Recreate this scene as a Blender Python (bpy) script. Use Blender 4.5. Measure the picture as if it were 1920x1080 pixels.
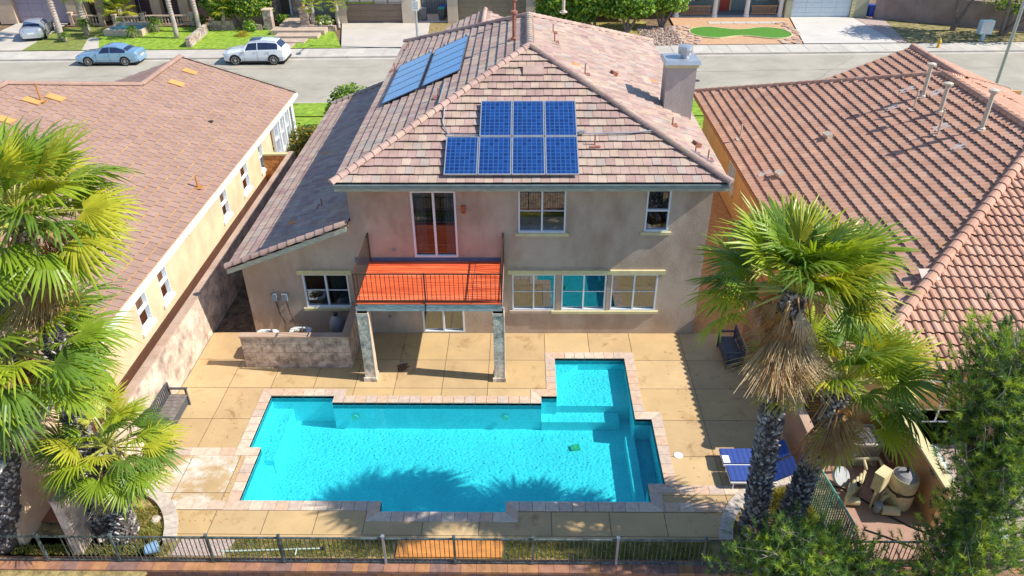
import bpy, math, random
import numpy as np
from mathutils import Vector, Matrix
random.seed(7); RNG = np.random.default_rng(7)
scene = bpy.context.scene
for o in list(bpy.data.objects): bpy.data.objects.remove(o)
COL = scene.collection
V = Vector; PI = math.pi
def R(a): return math.radians(a)

# ---------------- camera, sky, sun, exposure ----------------
CAMZ, FPX, PITCH, YAW, ROLL = 16.5, 1418.9, .56398, .0177, -.0081
cw = V((-math.sin(YAW)*math.cos(PITCH), math.cos(YAW)*math.cos(PITCH), -math.sin(PITCH)))
cr0 = V((math.cos(YAW), math.sin(YAW), 0)); cu0 = cr0.cross(cw)
cr = cr0*math.cos(ROLL)+cu0*math.sin(ROLL); cu = cu0*math.cos(ROLL)-cr0*math.sin(ROLL)
cam = bpy.data.objects.new('camera', bpy.data.cameras.new('camera')); COL.objects.link(cam)
cam.matrix_world = Matrix(((cr.x, cu.x, -cw.x, 0), (cr.y, cu.y, -cw.y, 0), (cr.z, cu.z, -cw.z, CAMZ), (0, 0, 0, 1)))
cam.data.sensor_width = 36; cam.data.lens = FPX/1920*36; cam.data.clip_end = 2000; cam.data.clip_start = .2
scene.camera = cam
world = bpy.data.worlds.new('World'); scene.world = world; world.use_nodes = True
wn = world.node_tree.nodes; wl = world.node_tree.links
sky = wn.new('ShaderNodeTexSky'); sky.sky_type = 'NISHITA'; sky.sun_disc = False; sky.ozone_density = 5; sky.dust_density = .3
SUNV = V((1.08, -.13, 1.0)).normalized()
sky.sun_elevation = math.asin(SUNV.z); sky.sun_rotation = math.atan2(SUNV.x, SUNV.y)
wl.new(sky.outputs[0], wn['Background'].inputs[0]); wn['Background'].inputs[1].default_value = .15
sl = bpy.data.lights.new('sun', 'SUN'); sl.energy = 4.9; sl.angle = R(.5); sl.color = (1, .95, .86)
sun = bpy.data.objects.new('sun', sl); COL.objects.link(sun); sun.location = (30, -10, 40)
sun.rotation_euler = SUNV.to_track_quat('Z', 'Y').to_euler()
scene.view_settings.view_transform = 'Standard'; scene.view_settings.look = 'None'
scene.view_settings.exposure = .4; scene.view_settings.gamma = 1
scene.render.engine = 'CYCLES'

# ---------------- materials ----------------
def nmat(name):
    m = bpy.data.materials.new(name); m.use_nodes = True
    return m, m.node_tree.nodes, m.node_tree.links, m.node_tree.nodes['Principled BSDF']
def M(name, c, rough=.75, var=.12, scale=3, bump=0, bscale=40, metal=0, c2=None, spec=.5, detail=4, stretch=None, trans=0, coat=0):
    m, n, l, p = nmat(name)
    p.inputs['Roughness'].default_value = rough; p.inputs['Metallic'].default_value = metal
    p.inputs['Specular IOR Level'].default_value = spec
    if coat: p.inputs['Coat Weight'].default_value = coat
    g = n.new('ShaderNodeNewGeometry'); src = g.outputs['Position']
    if stretch:
        mp = n.new('ShaderNodeMapping'); mp.inputs['Scale'].default_value = stretch; l.new(src, mp.inputs[0]); src = mp.outputs[0]
    if var or c2:
        t = n.new('ShaderNodeTexNoise'); t.inputs['Scale'].default_value = scale; t.inputs['Detail'].default_value = detail
        t.inputs['Roughness'].default_value = .65; l.new(src, t.inputs[0])
        r = n.new('ShaderNodeValToRGB'); r.color_ramp.elements[0].position = .32; r.color_ramp.elements[1].position = .68
        a = [max(0, x*(1-var)) for x in c]; b = [min(1, x*(1+var)) for x in (c2 or c)]
        r.color_ramp.elements[0].color = (*a, 1); r.color_ramp.elements[1].color = (*b, 1)
        l.new(t.outputs[0], r.inputs[0]); l.new(r.outputs[0], p.inputs['Base Color'])
    else: p.inputs['Base Color'].default_value = (*c, 1)
    if bump:
        t2 = n.new('ShaderNodeTexNoise'); t2.inputs['Scale'].default_value = bscale; t2.inputs['Detail'].default_value = 5; l.new(src, t2.inputs[0])
        b = n.new('ShaderNodeBump'); b.inputs['Strength'].default_value = bump; b.inputs['Distance'].default_value = .03
        l.new(t2.outputs[0], b.inputs['Height']); l.new(b.outputs[0], p.inputs['Normal'])
    return m
def leafmat(name, c, tr=.42, rough=.45, var=.25, scale=1.5):
    m = M(name, c, rough, var, scale, spec=.35); n, l = m.node_tree.nodes, m.node_tree.links
    p = n['Principled BSDF']; out = n['Material Output']
    t = n.new('ShaderNodeBsdfTranslucent'); t.inputs[0].default_value = (min(1, c[0]*1.9), min(1, c[1]*1.8), c[2]*.8, 1)
    mx = n.new('ShaderNodeMixShader'); mx.inputs[0].default_value = tr
    l.new(p.outputs[0], mx.inputs[1]); l.new(t.outputs[0], mx.inputs[2]); l.new(mx.outputs[0], out.inputs[0]); return m
def glassmat(name, tint, refl=.3):
    m, n, l, p = nmat(name); n.remove(p)
    t = n.new('ShaderNodeBsdfTransparent'); t.inputs[0].default_value = (*tint, 1)
    g = n.new('ShaderNodeBsdfGlossy'); g.inputs[0].default_value = (.9, .95, 1, 1); g.inputs['Roughness'].default_value = .02
    lw = n.new('ShaderNodeFresnel'); lw.inputs[0].default_value = 1.45
    ad = n.new('ShaderNodeMath'); ad.operation = 'ADD'; ad.inputs[1].default_value = refl; ad.use_clamp = True; l.new(lw.outputs[0], ad.inputs[0])
    mx = n.new('ShaderNodeMixShader'); l.new(ad.outputs[0], mx.inputs[0]); l.new(t.outputs[0], mx.inputs[1]); l.new(g.outputs[0], mx.inputs[2])
    l.new(mx.outputs[0], n['Material Output'].inputs[0]); return m

def stucco(name, c, dirt=.25):
    m = M(name, c, .9, .1, 1.2, bump=.5, bscale=28, detail=8); n, l = m.node_tree.nodes, m.node_tree.links
    p = n['Principled BSDF']; base = p.inputs['Base Color'].links[0].from_socket
    g = n.new('ShaderNodeNewGeometry'); mp = n.new('ShaderNodeMapping'); mp.inputs['Scale'].default_value = (1.5, 1.5, .7); l.new(g.outputs['Position'], mp.inputs[0])
    t = n.new('ShaderNodeTexNoise'); t.inputs['Scale'].default_value = .8; t.inputs['Detail'].default_value = 6; l.new(mp.outputs[0], t.inputs[0])
    r = n.new('ShaderNodeValToRGB'); r.color_ramp.elements[0].position = .42; r.color_ramp.elements[1].position = .66
    r.color_ramp.elements[0].color = (0, 0, 0, 1); r.color_ramp.elements[1].color = (dirt, dirt, dirt, 1); l.new(t.outputs[0], r.inputs[0])
    mx = n.new('ShaderNodeMix'); mx.data_type = 'RGBA'; mx.blend_type = 'MULTIPLY'
    l.new(r.outputs[0], mx.inputs[0]); l.new(base, mx.inputs[6]); mx.inputs[7].default_value = (.62, .5, .42, 1); l.new(mx.outputs[2], p.inputs['Base Color'])
    return m
def concrete(name, c, stain, amt=.7, white=0, rough=.8):
    m = M(name, c, rough, .1, .9, bump=.12, bscale=60, detail=8); n, l = m.node_tree.nodes, m.node_tree.links
    p = n['Principled BSDF']; cur = p.inputs['Base Color'].links[0].from_socket; g = n.new('ShaderNodeNewGeometry')
    for k, (sc, lo, hi, col, a) in enumerate([(1.1, .56, .7, stain, amt), (7, .6, .8, [x*.6 for x in stain], amt*.5)] + ([(.9, .45, .6, (.72, .68, .6), white)] if white else [])):
        t = n.new('ShaderNodeTexNoise'); t.inputs['Scale'].default_value = sc; t.inputs['Detail'].default_value = 9; t.inputs['Roughness'].default_value = .7
        t.inputs['Distortion'].default_value = .4; l.new(g.outputs['Position'], t.inputs[0])
        r = n.new('ShaderNodeValToRGB'); r.color_ramp.elements[0].position = lo; r.color_ramp.elements[1].position = hi
        r.color_ramp.elements[0].color = (0, 0, 0, 1); r.color_ramp.elements[1].color = (a, a, a, 1); l.new(t.outputs[0], r.inputs[0])
        mx = n.new('ShaderNodeMix'); mx.data_type = 'RGBA'; l.new(r.outputs[0], mx.inputs[0]); l.new(cur, mx.inputs[6]); mx.inputs[7].default_value = (*col, 1); cur = mx.outputs[2]
    l.new(cur, p.inputs['Base Color']); return m

white = M('white_paint', (.78, .78, .76), .5, .04)
whitevinyl = M('white_vinyl', (.74, .77, .8), .4, .03)
cream_trim = M('cream_trim', (.62, .55, .3), .7, .1)
dark = M('dark_gap', (.02, .02, .022), .9, 0)
interior = M('room_interior', (.09, .085, .08), .9, .1)
curtain = M('curtain_cloth', (.42, .5, .5), .9, .1, 2)
curtain_tan = M('blind_cloth', (.46, .38, .22), .9, .1, 2)
house_wall = stucco('house_stucco', (.5, .4, .31), .55)
house_wall_low = house_wall
wall_peach = stucco('peach_stucco', (.8, .58, .38), .25)
wall_orange = stucco('orange_stucco', (.74, .42, .16), .3)
block_tan = stucco('tan_block_stucco', (.52, .36, .26), .5)
wood_fascia = M('weathered_fascia', (.42, .46, .36), .8, .3, 5, stretch=(.6, 4, 4))
teal_beam = M('faded_beam_paint', (.3, .42, .42), .8, .3, 5, c2=(.42, .47, .42), stretch=(.7, 4, 4))
stone_col = M('stamped_stone', (.34, .3, .25), .9, .4, 3.5, bump=.8, bscale=12, c2=(.6, .52, .4))
block_stone = M('stamped_block', (.36, .26, .2), .9, .3, 4, bump=.6, bscale=10, c2=(.52, .4, .31))
black_metal = M('black_metal', (.025, .022, .022), .45, .1, metal=.3)
rust_metal = M('brown_iron', (.07, .04, .03), .55, .3, 12, metal=.2)
galv = M('galvanised_metal', (.5, .52, .54), .4, .1, metal=.6)
plastic_grey = M('grey_plastic', (.2, .24, .27), .5, .08)
beige_pl = M('beige_pvc', (.56, .47, .27), .55, .15, 6)
glass = glassmat('window_glass', (.45, .58, .6), .13)
glass_dark = glassmat('dark_window_glass', (.2, .25, .3), .3)
deckred = M('red_stained_deck_wood', (.62, .07, .022), .5, .25, 4, stretch=(.5, 12, 5), c2=(.75, .13, .04))
conc = [concrete('stained_concrete_%d' % i, c, s, a) for i, (c, s, a) in enumerate([((.56, .38, .18), (.34, .19, .07), .85), ((.59, .41, .205), (.39, .23, .09), .85), ((.53, .36, .18), (.31, .17, .07), .9)])]
conc_white = concrete('mineral_stained_concrete', (.5, .34, .17), (.35, .19, .06), .3, white=.95)
cop = [M('coping_stone_%d' % i, c, .75, .16, 6, bump=.15, bscale=50) for i, c in enumerate([(.6, .45, .33), (.66, .52, .39), (.56, .43, .34), (.62, .42, .29)])]
pavers = [M('paver_%d' % i, c, .8, .16, 8, bump=.2, bscale=50) for i, c in enumerate([(.56, .48, .4), (.6, .52, .45), (.5, .41, .34)])]
joint = M('joint_grout', (.2, .13, .08), .95, .1)
soil = M('planter_soil', (.13, .08, .05), .95, .4, 4, c2=(.24, .15, .08), bump=.6, bscale=20)
gravel_m = M('pink_gravel', (.4, .27, .22), .95, .4, 30, c2=(.5, .4, .35), bump=.8, bscale=40)
dirt_or = M('bounce_lit_dirt', (.52, .29, .13), .95, .2, 4, bump=.3)  # ground tinted orange, warm bounce light from the walls put into the colour
asphalt = M('asphalt', (.37, .33, .255), .92, .1, .35, bump=.2, bscale=120, c2=(.41, .37, .29), detail=9)
pavement = M('pavement_concrete', (.5, .45, .38), .9, .12, .8, bump=.1, bscale=60)
driveway = M('driveway_concrete', (.54, .48, .4), .9, .1, .5, bump=.1, bscale=60, detail=8)
lawn = M('lawn_grass', (.17, .31, .02), .95, .3, 2.2, bump=1, bscale=60, c2=(.3, .43, .03), detail=9)
lawn_yel = M('dry_grass', (.32, .26, .06), .95, .4, 2, bump=1, bscale=50, c2=(.17, .24, .04))
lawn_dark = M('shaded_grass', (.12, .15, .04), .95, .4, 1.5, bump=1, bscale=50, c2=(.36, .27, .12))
turf = M('artificial_turf', (.08, .24, .015), .9, .1, 3, bump=.6, bscale=90)

# ---------------- mesh helpers ----------------
WL = {}
def wloc(o): return WL.get(o.name, V((0, 0, 0))) if o else V((0, 0, 0))
def setp(o, label=None, cat=None, group=None, kind=None):
    if label: o['label'] = label
    if cat: o['category'] = cat
    if group: o['group'] = group
    if kind: o['kind'] = kind
    return o
def thing(name, label, cat, loc=(0, 0, 0), rz=0, group=None):
    o = bpy.data.objects.new(name, None); COL.objects.link(o); o.location = loc; o.rotation_euler = (0, 0, rz); o.empty_display_size = .3
    WL[o.name] = V(loc); return setp(o, label, cat, group)
def link(name, me, parent=None, mat4=None, world=True):
    o = bpy.data.objects.new(name, me); COL.objects.link(o)
    if parent: o.parent = parent
    if mat4 is not None:
        m = mat4.copy()
        if parent and world: m.translation = m.translation - wloc(parent)
        o.matrix_local = m
        WL[o.name] = mat4.translation.copy()
    else: WL[o.name] = wloc(parent) if world else V((0, 0, 0))
    return o
class MB:
    def __init__(s): s.v = []; s.f = []; s.m = []
    def poly(s, pts, m=0):
        n = len(s.v); s.v += [tuple(p) for p in pts]; s.f.append(tuple(range(n, n+len(pts)))); s.m.append(m); return s
    def box(s, x0, x1, y0, y1, z0, z1, m=0):
        return s.hexa([(x0, y0, z0), (x1, y0, z0), (x1, y1, z0), (x0, y1, z0), (x0, y0, z1), (x1, y0, z1), (x1, y1, z1), (x0, y1, z1)], m)
    def hexa(s, p, m=0):
        n = len(s.v); s.v += [tuple(q) for q in p]
        for f in ((3, 2, 1, 0), (4, 5, 6, 7), (0, 1, 5, 4), (1, 2, 6, 5), (2, 3, 7, 6), (3, 0, 4, 7)): s.f.append(tuple(n+i for i in f)); s.m.append(m)
        return s
    def ob(s, c, size, rot=(0, 0, 0), m=0):
        from mathutils import Euler
        e = Euler(rot).to_matrix(); hx, hy, hz = [q/2 for q in size]; c = V(c)
        return s.hexa([c+e@V(q) for q in ((-hx, -hy, -hz), (hx, -hy, -hz), (hx, hy, -hz), (-hx, hy, -hz), (-hx, -hy, hz), (hx, -hy, hz), (hx, hy, hz), (-hx, hy, hz))], m)
    def fb(s, p0, u, n, a0, a1, b0, b1, d0, d1, m=0):   # box in wall frame: a along u, b up, d outward
        z = V((0, 0, 1)); P = lambda a, b, d: p0+u*a+z*b+n*d
        return s.hexa([P(a0, b0, d0), P(a1, b0, d0), P(a1, b0, d1), P(a0, b0, d1), P(a0, b1, d0), P(a1, b1, d0), P(a1, b1, d1), P(a0, b1, d1)], m)
    def bar(s, a, b, w, h=None, m=0):
        a = V(a); b = V(b); d = (b-a).normalized(); h = h or w
        up = V((0, 0, 1)) if abs(d.z) < .95 else V((0, 1, 0))
        x = d.cross(up).normalized()*w/2; y = x.cross(d).normalized()*h/2
        return s.hexa([a-x-y, a+x-y, a+x+y, a-x+y, b-x-y, b+x-y, b+x+y, b-x+y], m)
    def prism(s, pts, z0, z1, m=0):
        n = len(pts); s.poly([(p[0], p[1], z1) for p in pts], m); s.poly([(p[0], p[1], z0) for p in reversed(pts)], m)
        for i in range(n):
            a, b = pts[i], pts[(i+1) % n]; s.poly([(a[0], a[1], z0), (b[0], b[1], z0), (b[0], b[1], z1), (a[0], a[1], z1)], m)
        return s
    def tube(s, pts, r, seg=8, m=0, caps=True):
        pts = [V(p) for p in pts]; rs = r if isinstance(r, (list, tuple)) else [r]*len(pts)
        n0 = len(s.v); px = None
        for i, p in enumerate(pts):
            d = (pts[min(i+1, len(pts)-1)]-pts[max(i-1, 0)]).normalized()
            if px is None: px = d.cross(V((0, 0, 1)) if abs(d.z) < .9 else V((1, 0, 0))).normalized()
            else: px = (px-d*px.dot(d)).normalized()
            py = d.cross(px)
            for k in range(seg):
                a = 2*PI*k/seg; s.v.append(tuple(p+(px*math.cos(a)+py*math.sin(a))*rs[i]))
        for i in range(len(pts)-1):
            for k in range(seg):
                a = n0+i*seg+k; b = n0+i*seg+(k+1) % seg; s.f.append((a, b, b+seg, a+seg)); s.m.append(m)
        if caps:
            s.f.append(tuple(n0+k for k in reversed(range(seg)))); s.m.append(m)
            s.f.append(tuple(n0+(len(pts)-1)*seg+k for k in range(seg))); s.m.append(m)
        return s
    def lathe(s, c, prof, seg=16, m=0):   # prof: (r, z)
        c = V(c); return s.tube([c+V((0, 0, z)) for r, z in prof], [max(r, .001) for r, z in prof], seg, m)
    def mesh(s, name, mats, smooth=False, off=V((0, 0, 0))):
        me = bpy.data.meshes.new(name)
        vs = s.v if off.length == 0 else [(a-off.x, b-off.y, c-off.z) for a, b, c in s.v]
        me.from_pydata(vs, [], s.f)
        for mm in (mats if isinstance(mats, (list, tuple)) else [mats]): me.materials.append(mm)
        if any(s.m): me.polygons.foreach_set('material_index', s.m)
        if smooth: me.polygons.foreach_set('use_smooth', [True]*len(me.polygons))
        me.update(); return me
    def build(s, name, mats, parent=None, smooth=False, world=True, **kw):
        me = s.mesh(name, mats, smooth, wloc(parent) if world else V((0, 0, 0)))
        o = link(name, me, parent, world=world); return setp(o, **kw)
def smooth_angle(o, deg=35):
    me = o.data; me.polygons.foreach_set('use_smooth', [True]*len(me.polygons))
    try: me.set_sharp_from_angle(angle=R(deg))
    except Exception: pass
    return o
def copy_tree(o, parent=None):
    c = o.copy(); COL.objects.link(c)
    if parent: c.parent = parent
    WL[c.name] = wloc(o)
    for ch in list(o.children): copy_tree(ch, c)
    return c
def np_mesh(name, verts, nper, mats, midx=None):
    n = len(verts)//nper; me = bpy.data.meshes.new(name)
    me.vertices.add(len(verts)); me.vertices.foreach_set('co', verts.astype(np.float32).ravel())
    me.loops.add(len(verts)); me.loops.foreach_set('vertex_index', np.arange(len(verts), dtype=np.int32))
    me.polygons.add(n); me.polygons.foreach_set('loop_start', np.arange(0, len(verts), nper, dtype=np.int32))
    for mm in mats: me.materials.append(mm)
    if midx is not None: me.polygons.foreach_set('material_index', midx.astype(np.int32))
    me.update(calc_edges=True); return me
def leaf_cloud(name, parent, blobs, n, size, mats, aspect=.55, shell=.35, droop=0, weights=None, up=.5):
    vol = np.array([b[1][0]*b[1][1]*b[1][2] for b in blobs])**.7; cnt = (vol/vol.sum()*n).astype(int); out = []
    off = np.array(wloc(parent))
    for (c, r), k in zip(blobs, cnt):
        d = RNG.normal(size=(k, 3)); d /= np.linalg.norm(d, axis=1)[:, None]
        lump = 1+.16*np.sin(d[:, 0]*5+c[0]*3)*np.sin(d[:, 1]*6+c[1])+.12*np.sin(d[:, 2]*9+c[0])
        rad = (shell+(1-shell)*RNG.random(k)**.5)*lump
        p = np.array(c)+d*rad[:, None]*np.array(r)
        nn = d*.7+RNG.normal(size=(k, 3))*.6+np.array([0, 0, up]); nn /= np.linalg.norm(nn, axis=1)[:, None]
        t = RNG.normal(size=(k, 3)); t[:, 2] -= droop; t -= nn*(t*nn).sum(1)[:, None]; t /= np.linalg.norm(t, axis=1)[:, None]
        b = np.cross(nn, t); s = size*(.6+.8*RNG.random(k))[:, None]; h = s*aspect
        q = np.stack([p-t*s, p+b*h-t*s*.1, p+t*s, p-b*h-t*s*.1], 1); out.append(q.reshape(-1, 3))
    vv = np.concatenate(out)-off; nf = len(vv)//4
    w = weights or [1/len(mats)]*len(mats); me = np_mesh(name, vv, 4, mats, RNG.choice(len(mats), nf, p=w))
    return link(name, me, parent)
def inframe(p, pad=20):
    v = V(p)-V((0, 0, CAMZ)); z = v.dot(cw)
    if z < .5: return False
    return -960-pad < FPX*v.dot(cr)/z < 960+pad and -540-pad < FPX*v.dot(cu)/z < 540+pad

# ---------------- roof tiles ----------------
def clip_poly(sub, clip):
    out = list(sub)
    for i in range(len(clip)):
        a = clip[i]; b = clip[(i+1) % len(clip)]; inp = out; out = []
        if not inp: return []
        f = lambda p: (b[0]-a[0])*(p[1]-a[1])-(b[1]-a[1])*(p[0]-a[0])
        for j in range(len(inp)):
            p = inp[j]; q = inp[(j+1) % len(inp)]; fp, fq = f(p), f(q)
            if fp >= 0: out.append(p)
            if (fp >= 0) != (fq >= 0):
                t = fp/(fp-fq); out.append((p[0]+(q[0]-p[0])*t, p[1]+(q[1]-p[1])*t))
    return out
def area(p): return .5*abs(sum(p[i][0]*p[(i+1) % len(p)][1]-p[(i+1) % len(p)][0]*p[i][1] for i in range(len(p))))
class Roof:
    def __init__(s, house, mats, weights, tw, ch, kind, under=dark, lo=.06, butt=.024, gap=.005, vg=0):
        s.vg = vg; s.lo = lo; s.butt = butt; s.gap = gap
        s.h = house; s.mats = mats; s.w = weights; s.tw = tw; s.ch = ch; s.kind = kind; s.T = []; s.under = MB(); s.um = under; s.cache = {}
    def prof(s):
        if s.kind == 'flat': return [(s.gap, 0), (s.tw-s.gap, 0)]
        w = s.tw; h = .055; return [(0, 0), (.1*w, .7*h), (.3*w, h), (.52*w, .7*h), (.63*w, 0), (w*.99, -.004)]
    def geo(s, mb, u0, v0, poly, base, mi):
        """tile polygons in plane coords (u, v, h) -> add to mb through base(u,v,h)"""
        pr = s.prof(); lo, hi = s.lo, .012
        L = s.ch+.02
        if s.vg: v0 = v0+s.vg; L = s.ch-s.vg
        for (a, ha), (b, hb) in zip(pr, pr[1:]):
            q = [(u0+a, v0), (u0+b, v0), (u0+b, v0+L), (u0+a, v0+L)]
            if poly: q = clip_poly(q, poly)
            if len(q) < 3: continue
            H = lambda p: lo+(hi-lo)*(p[1]-v0)/L+ha+(hb-ha)*(p[0]-u0-a)/(b-a)
            mb.poly([base(p[0], p[1], H(p)) for p in q], mi)
            e = [p for p in q if abs(p[1]-v0) < 1e-6]
            if len(e) == 2:
                e.sort(); mb.poly([base(e[0][0], v0, H(e[0])-s.butt), base(e[1][0], v0, H(e[1])-s.butt), base(e[1][0], v0, H(e[1])), base(e[0][0], v0, H(e[0]))], mi)
            if s.kind == 'flat' and len(q) == 4:
                for x in (u0+a, u0+b): mb.poly([base(x, v0, lo-s.butt), base(x, v0, lo), base(x, v0+L, hi), base(x, v0+L, 0)], mi)
    def face(s, origin, u, up, poly, jitter=0, stagger=.5):
        o = V(origin); u = V(u).normalized(); v = V(up).normalized(); n = u.cross(v)
        if n.z < 0: n = -n
        ar = sum(poly[i][0]*poly[(i+1) % len(poly)][1]-poly[(i+1) % len(poly)][0]*poly[i][1] for i in range(len(poly)))
        if ar < 0: poly = poly[::-1]
        s.under.poly([o+u*p[0]+v*p[1]-n*.006 for p in poly])
        umin = min(p[0] for p in poly); umax = max(p[0] for p in poly); vmax = max(p[1] for p in poly)
        r = int(min(p[1] for p in poly)//s.ch); ub = math.floor(umin/s.tw)*s.tw
        while r*s.ch < vmax:
            k = 0; st = (r % 2)*s.tw*stagger if s.kind == 'flat' else 0
            while ub-s.tw+st+k*s.tw < umax:
                u0 = ub-s.tw+st+k*s.tw; v0 = r*s.ch; k += 1
                q = clip_poly([(u0, v0), (u0+s.tw, v0), (u0+s.tw, v0+s.ch), (u0, v0+s.ch)], poly)
                if len(q) < 3: continue
                ar = area(q)
                if ar < .002: continue
                full = ar > s.tw*s.ch*.999
                c = o+u*(u0+s.tw/2)+v*(v0+s.ch/2)
                mi = random.choices(range(len(s.mats)), s.w)[0]
                dz = random.uniform(-.004, .006)
                s.T.append(((c-V((0, 0, CAMZ))).length if inframe(c) else 1e6, o, u, v, n, u0, v0, None if full and v0+s.ch+.03 < vmax else poly, mi, dz))
            r += 1
    def finish(s, nsingle=300):
        s.T.sort(key=lambda t: t[0]); big = MB()
        for i, (d, o, u, v, n, u0, v0, poly, mi, dz) in enumerate(s.T):
            if i < nsingle and d < 1e5:
                o = o+v*(dz*1.6 if v0 > .1 else 0)
                c = o+u*u0+v*v0+n*dz
                mt = Matrix(((u.x, v.x, n.x, c.x), (u.y, v.y, n.y, c.y), (u.z, v.z, n.z, c.z), (0, 0, 0, 1)))
                if poly is None:
                    if mi not in s.cache:
                        mb = MB(); s.geo(mb, 0, 0, None, lambda a, b, h: (a, b, h), 0); s.cache[mi] = mb.mesh('roof_tile', s.mats[mi], s.kind != 'flat' and False)
                    me = s.cache[mi]
                else:
                    mb = MB(); s.geo(mb, u0, v0, poly, lambda a, b, h: (a-u0, b-v0, h), 0)
                    if not mb.f: continue
                    me = mb.mesh('roof_tile', s.mats[mi])
                link('roof_tile', me, s.h, mt)
            else:
                o = o+v*(dz*1.6 if v0 > .1 else 0)
                s.geo(big, u0, v0, poly, lambda a, b, h: o+u*a+v*b+n*(h+dz), mi)
        big.build('roof_tile_field', s.mats, s.h, kind='stuff')
        s.under.build('roof_underlay', s.um, s.h)
def ridge(house, A, B, mats, r=.13, L=.4, lift=.05, n0=0):
    A = V(A); B = V(B); d = (B-A); n = int(d.length/(L*.86)); d.normalize()
    x = d.cross(V((0, 0, 1))).normalized(); up = x.cross(d)
    if up.z < 0: up = -up
    key = ('ridge', r, L); st = d.length and (B-A).length/n
    mes = RID.setdefault(key, {})
    for i in range(n):
        mi = random.randrange(len(mats)); k = mats[mi].name
        if k not in mes:
            mb = MB(); rings = []
            for (t, rr) in ((0, r*1.12), (L, r*.9)):
                rings.append([(rr*math.cos(a), t, rr*math.sin(a)) for a in [PI*q/6 for q in range(7)]])
            for q in range(6): mb.poly([rings[0][q], rings[0][q+1], rings[1][q+1], rings[1][q]])
            mb.poly(rings[0])
            mes[k] = mb.mesh('ridge_tile', mats[mi])
        c = A+d*(i*st)+up*(lift-.02)
        m = Matrix(((x.x, d.x, up.x, c.x), (x.y, d.y, up.y, c.y), (x.z, d.z, up.z, c.z), (0, 0, 0, 1)))
        link('ridge_tile', mes[k], house, m)
RID = {}

# ---------------- walls and windows ----------------
def wall_panel(mb, p0, u, n, W, H, ops, depth=.13, m=0, mr=None):
    """outer wall face with openings (a0,a1,b0,b1) and their reveals"""
    p0 = V(p0); u = V(u); n = V(n); z = V((0, 0, 1)); P = lambda a, b, d=0: p0+u*a+z*b+n*d
    A = sorted({0, W, *[x for o in ops for x in o[:2]]}); B = sorted({0, H, *[x for o in ops for x in o[2:]]})
    for i in range(len(A)-1):
        for j in range(len(B)-1):
            ca, cb = (A[i]+A[i+1])/2, (B[j]+B[j+1])/2
            if any(o[0] < ca < o[1] and o[2] < cb < o[3] for o in ops): continue
            mb.poly([P(A[i], B[j]), P(A[i+1], B[j]), P(A[i+1], B[j+1]), P(A[i], B[j+1])], m)
    for a0, a1, b0, b1 in ops:
        for q in (((a0, b0), (a1, b0)), ((a1, b0), (a1, b1)), ((a1, b1), (a0, b1)), ((a0, b1), (a0, b0))):
            mb.poly([P(*q[0]), P(*q[1]), P(*q[1], -depth), P(*q[0], -depth)], m if mr is None else mr)
def window(house, p0, u, n, w, h, div='v', grid=True, sill=None, head=None, cur=None, name='window', frame=whitevinyl, fw=.05, gl=glass, room=True, out=.02, label=None, off=0):
    """slider ('v' one mullion), single-hung ('h'), both with grilles; p0 is the lower left corner of the opening on the wall face"""
    p0 = V(p0); u = V(u); n = V(n)
    f = MB(); g = fw
    f.fb(p0, u, n, 0, w, 0, g, -.12, out).fb(p0, u, n, 0, w, h-g, h, -.12, out).fb(p0, u, n, 0, g, g, h-g, -.12, out).fb(p0, u, n, w-g, w, g, h-g, -.12, out)
    cells = []
    if div == 'v': f.fb(p0, u, n, w/2-g*.55, w/2+g*.55, g, h-g, -.1, out-.01); cells = [(g, w/2-g*.55, g, h-g), (w/2+g*.55, w-g, g, h-g)]
    elif div == 'h': f.fb(p0, u, n, g, w-g, h*.5-g*.5, h*.5+g*.5, -.1, out-.01); cells = [(g, w-g, g, h*.5-g*.5), (g, w-g, h*.5+g*.5, h-g)]
    else: cells = [(g, w-g, g, h-g)]
    if grid and div == 'v':
        for c in cells: f.fb(p0, u, n, c[0], c[1], h*.5-.011, h*.5+.011, -.075, -.045)
    o = f.build(name, frame, house)
    if label: o['label'] = label
    for i, c in enumerate(cells):
        MB().fb(p0, u, n, c[0], c[1], c[2], c[3], -.072, -.066).build('pane', gl, o)
    if room:
        z = V((0, 0, 1)); P = lambda a, b, d: p0+u*a+z*b+n*d; r = MB(); D = -1.1; e = .06
        for q in ([(-e, -e, D), (w+e, -e, D), (w+e, h+e, D), (-e, h+e, D)], [(-e, -e, -.13), (w+e, -e, -.13), (w+e, -e, D), (-e, -e, D)], [(-e, h+e, -.13), (w+e, h+e, -.13), (w+e, h+e, D), (-e, h+e, D)], [(-e, -e, -.13), (-e, h+e, -.13), (-e, h+e, D), (-e, -e, D)], [(w+e, -e, -.13), (w+e, h+e, -.13), (w+e, h+e, D), (w+e, -e, D)]):
            r.poly([P(*k) for k in q])
        r.build('room', interior, house)
    if cur:
        for (a0, a1, mt) in cur:
            c = MB(); N = max(4, int((a1-a0)/.035)); z = V((0, 0, 1))
            pts = [p0+u*(a0+(a1-a0)*i/N)+n*(-.2+.025*math.sin(i*1.9)) for i in range(N+1)]
            for i in range(N): c.poly([pts[i]+z*.03, pts[i+1]+z*.03, pts[i+1]+z*(h-.03), pts[i]+z*(h-.03)])
            c.build('curtain', mt, o)
    if sill: MB().fb(p0, u, n, -.12, w+.12, -sill-.0, -.004, -.005, .08).build('sill', cream_trim if sill < .12 else white, o)
    if head: MB().fb(p0, u, n, -.15, w+.15, h+.01, h+.01+head, -.005, .08).build('header', cream_trim, o)
    return o
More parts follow.
